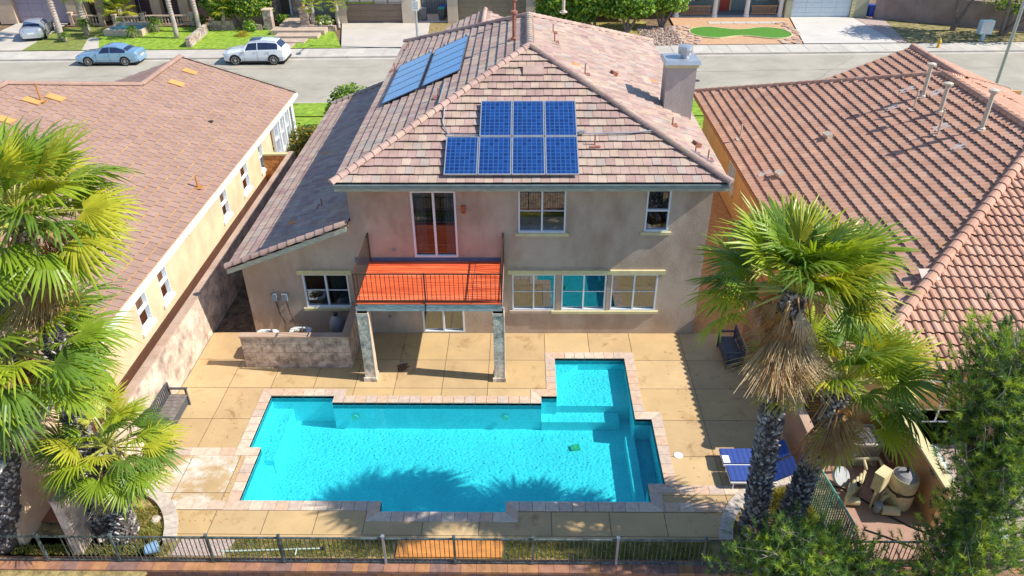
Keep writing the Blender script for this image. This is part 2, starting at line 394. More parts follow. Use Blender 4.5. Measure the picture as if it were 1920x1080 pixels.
def pipe_vent(house, p, h=.45, r=.035, mat=None, flash=True, cap=False):
    mb = MB(); p = V(p); mb.tube([p-V((0, 0, .1)), p+V((0, 0, h))], r, 8)
    if cap: mb.lathe(p+V((0, 0, h-.02)), [(r*1.9, 0), (r*2.1, .03), (r*2.1, .1), (r*.6, .14)], 10); mb.lathe(p, [(r*1.8, -.05), (r*1.7, .06), (r, .1)], 10)
    o = mb.build('vent_pipe', mat or vent_rust, house)
    if flash: MB().ob(p+V((0, 0, .0)), (.36, .36, .02), flash if isinstance(flash, tuple) else (0, 0, 0)).build('flashing', mat or vent_rust, o)
vent_rust = M('painted_vent', (.33, .13, .08), .6, .2, 10)
vent_tan = M('tan_vent', (.6, .5, .38), .6, .15, 10)
X_, Y_, Z_ = V((1, 0, 0)), V((0, 1, 0)), V((0, 0, 1))

# =============== GROUND, STREET ===============
def struct(name, mb, mat, parent=None, **kw): return mb.build(name, mat, parent, kind=None if parent else 'structure', **kw)
g = MB()
for (x0, x1, y0, y1) in ((-400, -11.9, 12.5, 500), (-11.9, 11.2, 23.1, 500), (11.2, 400, 12.5, 500), (-11.9, -8.9, 12.5, 23.1), (4.6, 11.2, 12.5, 23.1), (-8.9, 4.6, 12.5, 14.0), (-8.9, 4.6, 21.9, 23.1)):
    g.poly([(x0, y0, -.12), (x1, y0, -.12), (x1, y1, -.12), (x0, y1, -.12)])
struct('ground', g, soil)
g = MB(); g.poly([(-400, -200, -1.7), (400, -200, -1.7), (400, 12.5, -1.7), (-400, 12.5, -1.7)]); struct('lower_ground', g, soil)
def ny(x): return 49.3+.022*(x+12)
def sy(x): return 60.0+.022*(x+29)            # far kerb line, the street runs slightly askew
g = MB(); g.poly([(-400, ny(-400), -.096), (400, ny(400), -.096), (400, sy(400), -.096), (-400, sy(-400), -.096)]); struct('street', g, asphalt)
g = MB()
for i in range(-46, 60):                       # far kerb stones
    x0 = i*2.0; x1 = x0+1.985; y0 = sy(x0); g.poly([(x0, y0, .03), (x1, sy(x1), .03), (x1, sy(x1)+.16, .03), (x0, y0+.16, .03)]); g.poly([(x0, y0, -.1), (x1, sy(x1), -.1), (x1, sy(x1), .03), (x0, y0, .03)])
struct('kerb', g, pavement)
g = MB(); g.poly([(-400, sy(-400)-.45, -.092), (400, sy(400)-.45, -.092), (400, sy(400), -.092), (-400, sy(-400), -.092)]); struct('gutter', g, pavement)
pav = MB(); pav.poly([(-200, sy(-200)+.16, .005), (200, sy(200)+.16, .005), (200, sy(200)+2.5, .005), (-200, sy(-200)+2.5, .005)]); pv = struct('pavement', pav, joint)
pavslab = [M('pavement_slab_%d' % i, c, .9, .12, .8, bump=.1, bscale=60) for i, c in enumerate([(.52, .47, .4), (.49, .44, .37), (.55, .5, .42)])]
x = -50.0
while x < 46:
    w = 1.55; MB().hexa([(x, sy(x)+.17, .0), (x+w-.03, sy(x+w)+.17, 0), (x+w-.03, sy(x+w)+2.45, 0), (x, sy(x)+2.45, 0), (x, sy(x)+.17, .03), (x+w-.03, sy(x+w)+.17, .03), (x+w-.03, sy(x+w)+2.45, .03), (x, sy(x)+2.45, .03)]).build('pavement_slab', random.choice(pavslab), pv); x += w
cr_k = MB(); rr = random.Random(11)
for (x0, y0, x1, y1) in ((-14, 50.5, -6, 59.5), (-11, 52, 8.5, 58), (8, 51.5, 14.5, 60.5), (-27, 57.2, -12, 57.8), (12, 56.4, 36, 57.2), (20, 53, 26, 60.5), (-36, 55, -28, 56)):
    k = 22; pr_ = None
    for i in range(k+1):
        f = i/k; q_ = (x0+(x1-x0)*f+rr.uniform(-.12, .12), y0+(y1-y0)*f+rr.uniform(-.12, .12))
        if pr_: w = rr.uniform(.012, .03); cr_k.poly([(pr_[0], pr_[1]-w, -.0925), (q_[0], q_[1]-w, -.0925), (q_[0], q_[1]+w, -.0925), (pr_[0], pr_[1]+w, -.0925)])
        pr_ = q_
cr_k.build('road_cracks', M('tar_crack', (.13, .12, .1), .9, .2), None, kind='structure')
mh = thing('manhole_cover', 'small dark round cover set in the road beyond the chimney', 'manhole cover', (12.4, 54.2, -.094)); MB().lathe((0, 0, 0), [(.3, 0), (.3, .006), (.02, .008)], 16).build('cover', M('iron_cover', (.06, .055, .05), .6, .2), mh, world=False)
# near side lawn between the houses and the side yards
g = MB(); g.poly([(-40, 40.3, -.06), (30, 40.3, -.06), (30, 46.6, -.06), (-40, 46.6, -.06)]); g.poly([(-40, 46.68, -.02), (30, 46.68, -.02), (30, ny(30), -.02), (-40, ny(-40), -.02)]); struct('front_lawn', g, lawn)
g = MB(); g.poly([(-400, ny(-400), -.018), (400, ny(400), -.018), (400, ny(400)+.15, -.018), (-400, ny(-400)+.15, -.018)]); g.poly([(-400, ny(-400)+.15, -.1), (-400, ny(-400)+.15, -.018), (400, ny(400)+.15, -.018), (400, ny(400)+.15, -.1)]); struct('near_kerb', g, pavement)
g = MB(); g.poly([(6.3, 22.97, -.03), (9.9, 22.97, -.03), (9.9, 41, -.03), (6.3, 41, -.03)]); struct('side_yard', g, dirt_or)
g = MB(); g.poly([(-13.3, 14, -.03), (-11.85, 14, -.03), (-11.85, 36, -.03), (-13.3, 36, -.03)]); struct('left_side_path', g, M('side_path_dirt', (.3, .13, .06), .95, .2))

# =============== POOL ===============
INN = [(-8.42, 19.33), (-6.3, 19.33), (-6.3, 19.0), (.6, 19.0), (.6, 19.35), (1.12, 19.35), (1.12, 21.41), (3.58, 21.41), (3.58, 18.25), (4.1, 18.25), (4.1, 15.5), (3.6, 15.5), (3.6, 14.81), (-.48, 14.81), (-.48, 14.42), (-4.0, 14.42), (-4.0, 14.79), (-8.05, 14.79), (-8.05, 16.9), (-8.42, 16.9)]
def offset(poly, d):
    out = []
    for i in range(len(poly)):
        p = V((*poly[i-1], 0)); q = V((*poly[i], 0)); r = V((*poly[(i+1) % len(poly)], 0))
        a = (q-p).normalized(); b = (r-q).normalized(); na = V((-a.y, a.x, 0)); nb = V((-b.y, b.x, 0))   # clockwise: left side is outside
        out.append((q.x+(na.x+nb.x)*d, q.y+(na.y+nb.y)*d))
    return out
OUT = offset(INN, .34)
pool = thing('swimming_pool', 'turquoise stepped-edge swimming pool with pale stone coping behind the house', 'pool', (-2.2, 17, 0))
plaster = M('pool_plaster', (.45, .78, .84), .7, .07, 1.2, detail=6)
tileband = M('pool_tile_band', (.06, .3, .36), .3, .3, 14)
basin = MB(); FL = -1.15
for i in range(len(INN)):
    a = INN[i]; b = INN[(i+1) % len(INN)]
    basin.poly([(a[0], a[1], -.26), (b[0], b[1], -.26), (b[0], b[1], FL), (a[0], a[1], FL)], 0)
    basin.poly([(a[0], a[1], -.02), (b[0], b[1], -.02), (b[0], b[1], -.26), (a[0], a[1], -.26)], 1)
basin.poly([(x, y, FL) for x, y in INN], 0)
basin.build('basin', [plaster, tileband], pool)
st = MB().box(1.13, 3.57, 19.45, 21.4, FL, -.5); st.build('shallow_shelf', plaster, pool)
MB().box(.61, 3.2, 18.95, 19.44, FL, -.78).build('step', plaster, pool)
MB().box(-8.41, -7.75, 16.91, 19.32, FL, -.55).build('bench_ledge', plaster, pool)
MB().prism([(-8.04, 14.8), (-7.8, 14.8), (-7.8, 16.9), (-8.04, 16.9)], FL, -.75).build('bench_ledge', plaster, pool)
MB().prism([(1.13, 21.4), (1.13, 20.6), (1.95, 21.4)], -.5, -.28).build('corner_step', plaster, pool)
MB().box(3.3, 3.59, 14.82, 18.2, FL, -.7).build('bench_ledge', plaster, pool)
MB().box(3.6, 4.09, 15.51, 18.24, FL, -.9).build('bench_ledge', M('shaded_ledge_plaster', (.3, .5, .6), .7, .07), pool)  # plaster made darker and bluer, with the coping's shadow put into its colour
# water: tinted, rippled sheet, with a caustic light net put into the tint
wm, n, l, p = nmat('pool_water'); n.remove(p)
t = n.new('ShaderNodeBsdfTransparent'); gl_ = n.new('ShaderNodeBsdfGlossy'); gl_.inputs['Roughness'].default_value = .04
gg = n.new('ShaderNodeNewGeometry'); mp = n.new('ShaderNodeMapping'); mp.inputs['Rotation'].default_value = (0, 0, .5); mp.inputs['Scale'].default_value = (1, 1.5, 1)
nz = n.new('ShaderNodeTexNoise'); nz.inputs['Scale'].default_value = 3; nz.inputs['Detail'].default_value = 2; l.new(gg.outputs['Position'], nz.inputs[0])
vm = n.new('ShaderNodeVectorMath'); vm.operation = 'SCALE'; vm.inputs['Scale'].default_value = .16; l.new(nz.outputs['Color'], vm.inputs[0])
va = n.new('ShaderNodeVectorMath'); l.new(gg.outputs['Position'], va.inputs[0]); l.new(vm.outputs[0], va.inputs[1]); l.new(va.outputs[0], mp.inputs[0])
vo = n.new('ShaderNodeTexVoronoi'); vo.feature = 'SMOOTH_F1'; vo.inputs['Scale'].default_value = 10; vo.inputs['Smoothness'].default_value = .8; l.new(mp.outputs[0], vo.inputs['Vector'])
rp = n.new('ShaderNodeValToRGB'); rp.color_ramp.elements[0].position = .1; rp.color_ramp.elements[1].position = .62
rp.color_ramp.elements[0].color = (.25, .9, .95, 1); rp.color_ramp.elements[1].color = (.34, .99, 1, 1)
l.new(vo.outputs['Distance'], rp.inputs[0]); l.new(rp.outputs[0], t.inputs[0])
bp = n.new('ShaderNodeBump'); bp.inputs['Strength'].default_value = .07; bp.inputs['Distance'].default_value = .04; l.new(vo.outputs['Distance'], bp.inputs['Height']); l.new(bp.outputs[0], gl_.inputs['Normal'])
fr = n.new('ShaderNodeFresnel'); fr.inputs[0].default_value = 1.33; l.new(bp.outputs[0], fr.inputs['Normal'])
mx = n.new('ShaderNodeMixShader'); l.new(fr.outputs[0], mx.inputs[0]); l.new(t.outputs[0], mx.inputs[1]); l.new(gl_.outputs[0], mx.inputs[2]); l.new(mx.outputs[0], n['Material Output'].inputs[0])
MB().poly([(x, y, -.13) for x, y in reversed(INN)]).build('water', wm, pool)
for i in range(len(INN)):                       # coping stones, mitred at the corners
    a, b, oa, ob_ = INN[i], INN[(i+1) % len(INN)], OUT[i], OUT[(i+1) % len(INN)]
    Ln = math.dist(a, b); k = max(1, round(Ln/.37)); gp = .006
    for j in range(k):
        t0 = (j+gp/Ln*k*.5*2)/k; t1 = (j+1-gp/Ln*k)/k
        f = lambda P, Q, t: (P[0]+(Q[0]-P[0])*t, P[1]+(Q[1]-P[1])*t)
        # inner ends: param by inner edge, outer ends straight across except in corners
        ia, ib = f(a, b, t0), f(a, b, t1)
        d = ((b[0]-a[0])/Ln, (b[1]-a[1])/Ln); nn = (-d[1]*.34, d[0]*.34)
        qa = f(oa, ob_, 0) if j == 0 else (ia[0]+nn[0], ia[1]+nn[1]); qb = f(oa, ob_, 1) if j == k-1 else (ib[0]+nn[0], ib[1]+nn[1])
        z1 = .012+random.uniform(0, .004)
        MB().prism([ia, ib, qb, qa], -.1, z1).build('coping_stone', random.choice(cop), pool)
for (x, y, z) in ((-5.6, 18.96, -.6), (-.6, 18.96, -.6)):
    MB().tube([(x, y, z), (x, y-.04, z)], .11, 14).build('pool_light', M('pool_light_lens', (.5, .7, .5), .3, 0), pool)
MB().ob((1.7, 18.1, FL+.03), (.3, .22, .1), (0, 0, .2)).build('floor_drain', M('drain_cover', (.3, .5, .25), .6, 0), pool)

# =============== PATIO ===============
pat = MB()
def excl(x, y):
    for (cx, cy, r) in ((-11.8, 13.1, 2.3), (7.9, 13.2, 2.5)):
        if math.hypot(x-cx, y-cy) < r: return True
    inside = False; P = OUT
    for i in range(len(P)):
        a, b = P[i-1], P[i]
        if (a[1] > y) != (b[1] > y) and x < (b[0]-a[0])*(y-a[1])/(b[1]-a[1])+a[0]: inside = not inside
    return inside
XL = [-11.6, -10.0, -8.55, -7.1, -5.7, -4.35, -2.74, -1.2, .78, 2.38, 3.9, 5.75, 7.7]
YL = [13.62, 14.45, 15.08, 16.6, 18.2, 19.75, 21.3, 22.95]
fx = sorted({*XL, *[p[0] for p in OUT], *[-11.6+.15*i for i in range(20)], *[4.95+.15*i for i in range(19)]}); fx = [v for v in fx if -11.6 <= v <= 7.7]
fy = sorted({*YL, *[p[1] for p in OUT], *[13.62+.15*i for i in range(17)]}); fy = [v for v in fy if 13.62 <= v <= 22.95]
patio = None
base = MB()
cells = {}
for i in range(len(fx)-1):
    for j in range(len(fy)-1):
        if fx[i+1]-fx[i] < 1e-4 or fy[j+1]-fy[j] < 1e-4: continue
        x, y = (fx[i]+fx[i+1])/2, (fy[j]+fy[j+1])/2
        if excl(x, y): continue
        ci = max(k for k in range(len(XL)) if XL[k] <= x); cj = max(k for k in range(len(YL)) if YL[k] <= y)
        cells.setdefault((ci, cj), []).append((fx[i], fx[i+1], fy[j], fy[j+1]))
        base.poly([(fx[i], fy[j], -.012), (fx[i+1], fy[j], -.012), (fx[i+1], fy[j+1], -.012), (fx[i], fy[j+1], -.012)])
patio = struct('patio', base, joint)
gp = .009
for (ci, cj), rs in cells.items():
    mb = MB(); X0, X1, Y0, Y1 = XL[ci], XL[ci+1], YL[cj], YL[cj+1]
    rs.sort(key=lambda r: (r[2], r[0])); 
    for (a, b, c, d) in rs:
        a2 = a+gp if abs(a-X0) < 1e-6 else a; b2 = b-gp if abs(b-X1) < 1e-6 else b; c2 = c+gp if abs(c-Y0) < 1e-6 else c; d2 = d-gp if abs(d-Y1) < 1e-6 else d
        mb.poly([(a2, c2, 0), (b2, c2, 0), (b2, d2, 0), (a2, d2, 0)])
    m = conc_white if (X1 <= -8.5 and Y0 >= 14.4 and Y1 <= 16.7) else random.choice(conc)
    mb.build('concrete_slab', m, patio)
# stone bands running off the pool, and the curved paver bands round the two palm beds
def band(x0, x1, y0, y1, par):
    k = max(1, round(abs(x1-x0)/.42)); w = (x1-x0)/k
    for j in range(k): MB().box(x0+j*w+.005, x0+(j+1)*w-.005, y0, y1, -.05, .014+random.uniform(0, .003)).build('band_stone', random.choice(cop), par)
band(-11.5, -8.78, 16.56, 16.88, patio); band(4.46, 6.6, 15.12, 15.44, patio); band(-9.75, -8.4, 14.46, 14.78, patio); band(3.95, 5.6, 14.48, 14.8, patio)
def arc(cx, cy, r0, r1, a0, a1, par):
    k = int(abs(a1-a0)*r1/.2)
    for j in range(k):
        b0 = a0+(a1-a0)*(j+.03)/k; b1 = a0+(a1-a0)*(j+.97)/k
        MB().prism([(cx+r0*math.cos(b0), cy+r0*math.sin(b0)), (cx+r1*math.cos(b0), cy+r1*math.sin(b0)), (cx+r1*math.cos(b1), cy+r1*math.sin(b1)), (cx+r0*math.cos(b1), cy+r0*math.sin(b1))], -.12, .02+random.uniform(0, .005)).build('curved_paver', random.choice(pavers), par)
arc(-11.8, 13.1, 2.14, 2.5, R(8), R(105), patio); arc(7.9, 13.2, 2.32, 2.68, R(172), R(85), patio)
for cx, cy, r in ((-11.8, 13.1, 2.14), (7.9, 13.2, 2.32)):
    struct('palm_bed', MB().prism([(cx+r*math.cos(a), cy+r*math.sin(a)) for a in [2*PI*i/40 for i in range(40)]], -.2, -.1), M('bed_soil', (.2, .14, .06), .95, .4, 5, bump=.8, bscale=25, c2=(.34, .26, .1)))
# strip of grass, boards and gravel behind the rear fence
struct('planting_strip', MB().poly([(-14, 12.95, -.1), (10, 12.95, -.1), (10, 13.6, -.1), (-14, 13.6, -.1)]), lawn_dark)
struct('patio_edge_kerb', MB().box(-9.4, 5.4, 13.55, 13.615, -.11, -.004), conc[0])
struct('gravel_patch', MB().prism([(-9.3, 12.97), (-7.95, 12.97), (-7.75, 13.5), (-9.2, 13.5)], -.1, -.06), gravel_m)
struct('board_path', MB().box(-3.35, -.55, 12.97, 13.5, -.1, -.05), M('orange_plywood', (.62, .24, .05), .8, .25, 2, stretch=(.6, 3, 1)))
def blades(name, rects, n, h, mats, kind='stuff', z=-.1, w=.012):
    out = []; A = np.array([(r[1]-r[0])*(r[3]-r[2]) for r in rects]); cnt = (A/A.sum()*n).astype(int)
    for r, k in zip(rects, cnt):
        p = np.stack([RNG.uniform(r[0], r[1], k), RNG.uniform(r[2], r[3], k), np.full(k, z)], 1)
        a = RNG.uniform(0, 2*PI, k); hh = h*(.5+RNG.random(k)); d = np.stack([np.cos(a), np.sin(a), 0*a], 1)*w
        tip = p+np.stack([RNG.normal(size=k)*.4*hh, RNG.normal(size=k)*.4*hh, hh], 1)
        out.append(np.stack([p-d, p+d, tip], 1).reshape(-1, 3))
    vv = np.concatenate(out); me = np_mesh(name, vv, 3, mats, RNG.integers(0, len(mats), len(vv)//3)); return setp(link(name, me), kind=kind)
gr1 = leafmat('grass_blade_green', (.16, .26, .04)); gr2 = leafmat('grass_blade_dry', (.36, .3, .1))
blades('grass', [(-13.6, -9.4, 12.98, 13.3), (-7.7, -3.5, 12.98, 13.52), (-.4, 5, 12.98, 13.5)], 10000, .08, [gr1, gr2, gr2])
blades('bed_grass', [(-11.2, -9.75, 13.2, 14.0), (-11.3, -10.2, 13.9, 14.6), (6.9, 8.1, 13.2, 15.3), (7.2, 8.2, 13.2, 15.6)], 6500, .13, [gr1, gr2, gr2], z=-.1)

# =============== SITE WALLS ===============
blockmats = [M('brown_block_%d' % i, c, .9, .25, 4, bump=.4, bscale=25) for i, c in enumerate([(.3, .15, .1), (.36, .17, .1), (.25, .14, .11), (.42, .2, .09)])]
rw = thing('rear_block_wall', 'low red brown block wall with cap running under the rear iron fence', 'wall', (-2, 12.7, -1.7))
MB().box(-16, 14, 12.56, 12.86, -1.7, -.12).build('wall_core', joint, rw)
for row in range(8):
    z0 = -1.7+row*.2; x = -14-(row % 2)*.2
    while x < 12.6:
        if row >= 5: MB().box(x+.006, x+.394, 12.54, 12.56, z0+.006, z0+.194).build('block', random.choice(blockmats), rw)
        x += .4
x = -14.0
while x < 12.6:
    MB().box(x+.004, x+.396, 12.5, 12.9, -.12, -.04+random.uniform(0, .004)).build('cap_block', random.choice(blockmats), rw); x += .4
# left property wall: stone-stamped stucco with a smooth cap
lw = thing('left_property_wall', 'long pale mottled garden wall between the patio and the pinkish-roofed house', 'wall', (-11.75, 24, 0))
MB().box(-11.87, -11.63, 13.0, 36.0, -.1, 1.86).build('wall_face', M('mottled_stamped_wall', (.42, .31, .25), .9, .35, 2.2, bump=.5, bscale=10, c2=(.66, .5, .38), detail=8), lw)
y = 13.0
while y < 36:
    MB().box(-11.9, -11.6, y+.004, min(36, y+.596), 1.86, 1.92).build('cap_block', block_tan, lw); y += .6
# block return wall at the end of the left side yard
bw = thing('block_return_wall', 'short orange brown block wall closing the left side yard beside white bay window', 'wall', (-12.6, 36, 0))
orblocks = [M('orange_block_%d' % i, c, .9, .2, 5, bump=.3) for i, c in enumerate([(.55, .24, .07), (.62, .3, .1), (.48, .2, .07)])]
MB().box(-13.28, -11.92, 36.0, 36.18, 0, 1.7).build('wall_core', joint, bw)
for row in range(8):
    for k in range(5):
        x0 = -13.3+k*.4-(row % 2)*.2; a = max(x0+.006, -13.28); b = min(x0+.394, -11.92)
        if b-a > .05: MB().box(a, b, 35.985, 36.0, row*.21+.006, row*.21+.204).build('block', random.choice(orblocks), bw)
MB().box(-13.3, -11.9, 35.95, 36.22, 1.7, 1.78).build('cap', cream_trim, bw)
# right property wall with the equipment yard
ew = thing('right_property_wall', 'orange tan stucco wall behind the pool equipment on the right', 'wall', (11.1, 15.6, 0))
MB().box(11.0, 11.2, 14.0, 17.5, -.1, 1.5).build('wall_face', stucco('tan_wall_stucco', (.62, .35, .15), .4), ew)
MB().box(10.94, 11.26, 13.95, 17.55, 1.5, 1.58).build('cap', cream_trim, ew)
MB().box(11.27, 17, 17.3, 17.5, -.1, 1.3).build('wall_face', stucco('tan_wall_stucco_b', (.6, .36, .2), .3), ew)
MB().box(11.27, 17, 17.25, 17.55, 1.3, 1.37).build('cap', cream_trim, ew)
ey = struct('equipment_yard', MB().box(8.3, 11.0, 12.95, 18.3, -.1, -.005), concrete('pink_concrete', (.42, .25, .18), (.3, .17, .12), .5))
struct('neighbour_yard', MB().box(11.27, 17, 12.95, 17.2, -.1, -.02), gravel_m)
for i in range(9):
    pass
rp_ = thing('right_side_wall', 'brown block wall along the right edge of the patio behind the palms', 'wall', (8.2, 20, 0))
MB().box(8.1, 8.28, 16.0, 22.9, -.1, 1.45).build('wall_face', stucco('brown_wall_stucco', (.42, .24, .15), .5), rp_)
MB().box(8.06, 8.32, 15.96, 22.94, 1.45, 1.51).build('cap', block_tan, rp_)
struct('right_side_slabs', MB().box(7.71, 8.1, 15.6, 22.95, -.1, -.002), conc[1])

# =============== REAR IRON FENCE ===============
rf = thing('rear_iron_fence', 'long black iron picket fence along the bottom of the yard', 'fence', (-2, 12.75, -.04))
fm = M('fence_green_metal', (.05, .075, .07), .45, .3, 6, metal=.4, c2=(.16, .2, .2))
MB().box(-16, 14, 12.73, 12.77, .9, .94).build('rail', fm, rf); MB().box(-16, 14, 12.735, 12.765, .02, .05).build('rail', fm, rf)
pk = MB().box(-.009, .009, -.009, .009, 0, .93).mesh('picket', fm)
x = -11.8
while x < 11.4:
    link('picket', pk, rf, Matrix.Translation((x, 12.75, -.03))); x += .118
ps = MB().box(-.03, .03, -.03, .03, -.02, 1.02).box(-.042, .042, -.042, .042, 1.02, 1.05).mesh('post', galv)
psd = ps.copy(); psd.materials[0] = fm
for px in (-12.4, -10.5, -8.05, -6.2, -3.55, -1.75, .25, 2.4, 4.6, 6.7, 8.8, 11): link('post', ps if px in (-3.55, 2.4) else psd, rf, Matrix.Translation((px, 12.75, -.02)))
# green slatted chain link fence by the equipment
cl = thing('chain_link_fence', 'green chain link fence with slats beside the equipment yard', 'fence', (8.2, 13.9, 0))
gm = M('green_link_wire', (.1, .2, .12), .5, .3, 10, c2=(.3, .36, .2)); gt = M('green_rail', (.16, .42, .3), .5, .1)
def CL(t, z): return V((8.0+.25*t, 15.1-2.2*t, z))
MB().tube([CL(0, 1.4), CL(1, 1.4)], .03, 8).build('rail', gt, cl)
for t in (0, .5, 1): MB().tube([CL(t, -.1), CL(t, 1.42)], .028, 8).build('post', gt, cl)
wire = MB(); N = 26
for i in range(-N//2, N+1):
    for s in (1, -1):
        t0 = i/N; z0 = .05 if s > 0 else 1.36; t1 = t0+.5; z1 = 1.36 if s > 0 else .05
        if t0 < 0: z0 += (z1-z0)*(-t0/.5); t0 = 0
        if t1 > 1: z1 -= (z1-z0)*((t1-1)/(t1-t0)); t1 = 1
        if t1-t0 > .02: wire.bar(CL(t0, z0), CL(t1, z1), .012, .012)
wire.build('wire_mesh', gm, cl, kind='stuff')
sm = MB().box(-.022, .022, -.004, .004, 0, 1.28).mesh('slat', gm); ang = math.atan2(-2.2, .25)
for i in range(1, 24):
    p = CL(i/24, .05); link('slat', sm, cl, Matrix.Translation(p) @ Matrix.Rotation(ang, 4, 'Z'))

# =============== MAIN HOUSE ===============
H = thing('house', 'two-storey beige stucco house with blended tile hip roof, solar panels and rear balcony', 'house', (.2, 31, 0))
tm = [M('roof_tile_%s' % k, c, .85, .15, 1.4, bump=.25, bscale=40, c2=c2, detail=9) for k, c, c2 in [('pink', (.42, .28, .225), (.47, .32, .26)), ('rose', (.39, .245, .205), (.42, .275, .23)), ('tan', (.45, .32, .235), (.49, .35, .26)), ('grey', (.4, .32, .265), (.43, .34, .285)), ('cream', (.47, .35, .265), (.51, .385, .29)), ('rust', (.6, .24, .07), (.62, .28, .1))]]
tw_ = [.3, .2, .22, .1, .18, .006]
PIT = .427; CO = 1/math.hypot(1, PIT); SI = PIT*CO; EZ = 6.3
XE0, XE1, YE0, YE1, XR = -6.15, 6.6, 22.4, 40.0, .225
hw = XR-XE0; ZR = EZ+PIT*hw; YA, YB = YE0+hw, YE1-hw
rf_ = Roof(H, tm, tw_, .305, .375, 'flat', lo=.075, butt=.022)
rf_.face((XE0, YE0, EZ), (1, 0, 0), (0, CO, SI), [(0, 0), (2*hw, 0), (hw, hw/CO)])
rf_.face((XE0, YE1, EZ), (0, -1, 0), (CO, 0, SI), [(0, 0), (YE1-YE0, 0), (YE1-YA, hw/CO), (YE1-YB, hw/CO)])
rf_.face((XE1, YE0, EZ), (0, 1, 0), (-CO, 0, SI), [(0, 0), (YE1-YE0, 0), (YB-YE0, hw/CO), (YA-YE0, hw/CO)])
rf_.face((XE1, YE1, EZ), (-1, 0, 0), (0, -CO, SI), [(0, 0), (2*hw, 0), (hw, hw/CO)])
# lean-to roof of the side wing
WP = .385; WC = 1/math.hypot(1, WP); WS = WP*WC; WZ = 3.08; WX = -10.3
rf_.face((WX, 39.7, WZ), (0, -1, 0), (WC, 0, WS), [(0, 0), (17.3, 0), (17.3, 4.4/WC), (0, 4.4/WC)])
# small front gable beyond the back hip
rf_.face((-4.2, 43.2, 6.3), (0, -1, 0), (CO, 0, SI), [(0, 0), (5.5, 0), (5.5, 2.1/CO), (0, 2.1/CO)])
rf_.face((0.0, 37.7, 6.3), (0, 1, 0), (-CO, 0, SI), [(0, 0), (5.5, 0), (5.5, 2.1/CO), (0, 2.1/CO)])
rf_.finish(300)
rt = [tm[0], tm[1], tm[2], tm[0]]
AP = (XR, YA, ZR); BP = (XR, YB, ZR)
ridge(H, (XE0-.05, YE0-.05, EZ+.02), AP, rt); ridge(H, (XE1+.05, YE0-.05, EZ+.02), AP, rt)
ridge(H, (XE0, YE1, EZ), BP, rt); ridge(H, (XE1, YE1, EZ), BP, rt); ridge(H, AP, BP, [tm[3], tm[4]], r=.15)
ridge(H, (WX, YE0+.05, WZ+.05), (-5.95, YE0+.05, WZ+.05+WP*4.35), rt, r=.12)
ridge(H, (WX, 39.65, WZ+.04), (-6, 39.65, WZ+.04+WP*4.3), [tm[3]], r=.12)
ridge(H, (-2.1, 43.2, 6.32+PIT*2.1), (-2.1, 37.9, 6.32+PIT*2.1), rt, r=.12)
# gable front of that projection
MB().poly([(-4.2, 43.1, 6.25), (0, 43.1, 6.25), (-2.1, 43.1, 6.25+PIT*2.1)]).box(-4.1, -.1, 39.5, 43.1, 0, 6.25).build('front_projection', house_wall, H)
# fascia and soffit
F = MB(); e = .03
F.box(XE0, XE1, YE0, YE0+e, EZ-.27, EZ-.015).box(XE0, XE0+e, YE0+.031, YE1, EZ-.27, EZ-.015).box(XE1-e, XE1, YE0+.031, YE1, EZ-.27, EZ-.015)
F.build('fascia', wood_fascia, H)
F = MB(); F.box(XE0-.0, XE1, YE0-.09, YE0-.002, EZ-.13, EZ-.02); F.build('gutter', M('gutter_paint', (.16, .2, .2), .5, .2), H)
MB().box(XE0+.03, XE1-.03, YE0+.03, YE1-.03, EZ-.25, EZ-.22).build('soffit', cream_trim, H)
MB().box(WX, WX+.03, YE0+.03, 39.7, WZ-.2, WZ-.01).build('wing_fascia', wood_fascia, H)
# sloping wing barge board
q = lambda X: WZ+WP*(X-WX)
MB().hexa([(WX, YE0, q(WX)-.2), (-5.95, YE0, q(-5.95)-.2), (-5.95, YE0+.04, q(-5.95)-.2), (WX, YE0+.04, q(WX)-.2), (WX, YE0, q(WX)-.02), (-5.95, YE0, q(-5.95)-.02), (-5.95, YE0+.04, q(-5.95)-.02), (WX, YE0+.04, q(WX)-.02)]).build('barge_board', wood_fascia, H)
MB().hexa([(WX+.03, YE0+.04, q(WX)-.12), (-5.95, YE0+.04, q(-5.95)-.12), (-5.95, 39.7, q(-5.95)-.12), (WX+.03, 39.7, q(WX)-.12), (WX+.03, YE0+.04, q(WX)-.08), (-5.95, YE0+.04, q(-5.95)-.08), (-5.95, 39.7, q(-5.95)-.08), (WX+.03, 39.7, q(WX)-.08)]).build('wing_soffit', cream_trim, H)
# walls
YW = 22.95; WL0, WL1 = -5.9, 6.29
ops = [(-3.79, -2.27, 3.26, 5.8), (-.17, 1.43, 4.23, 5.83), (4.12, 4.92, 4.28, 5.85), (-.4, 1.14, 1.04, 2.57), (1.37, 2.96, 1.04, 2.57), (3.14, 4.78, 1.04, 2.57), (-3.71, -2.17, .04, 2.1)]
wb = MB(); wall_panel(wb, (WL0, YW, -.1), X_, -Y_, WL1-WL0, 6.15, [(a-WL0, b-WL0, c+.1, d+.1) for a, b, c, d in ops])
wb.poly([(WL0, YW, -.1), (WL0, 39.4, -.1), (WL0, 39.4, 6.05), (WL0, YW, 6.05)]); wb.poly([(WL1, YW, -.1), (WL1, 39.4, -.1), (WL1, 39.4, 6.05), (WL1, YW, 6.05)]); wb.poly([(WL0, 39.4, -.1), (WL1, 39.4, -.1), (WL1, 39.4, 6.05), (WL0, 39.4, 6.05)])
wb.build('wall', house_wall, H)
ww = MB(); wall_panel(ww, (-10.0, YW, -.1), X_, -Y_, 4.1, 3.1, [(2.1, 3.73, 1.24, 2.66)])
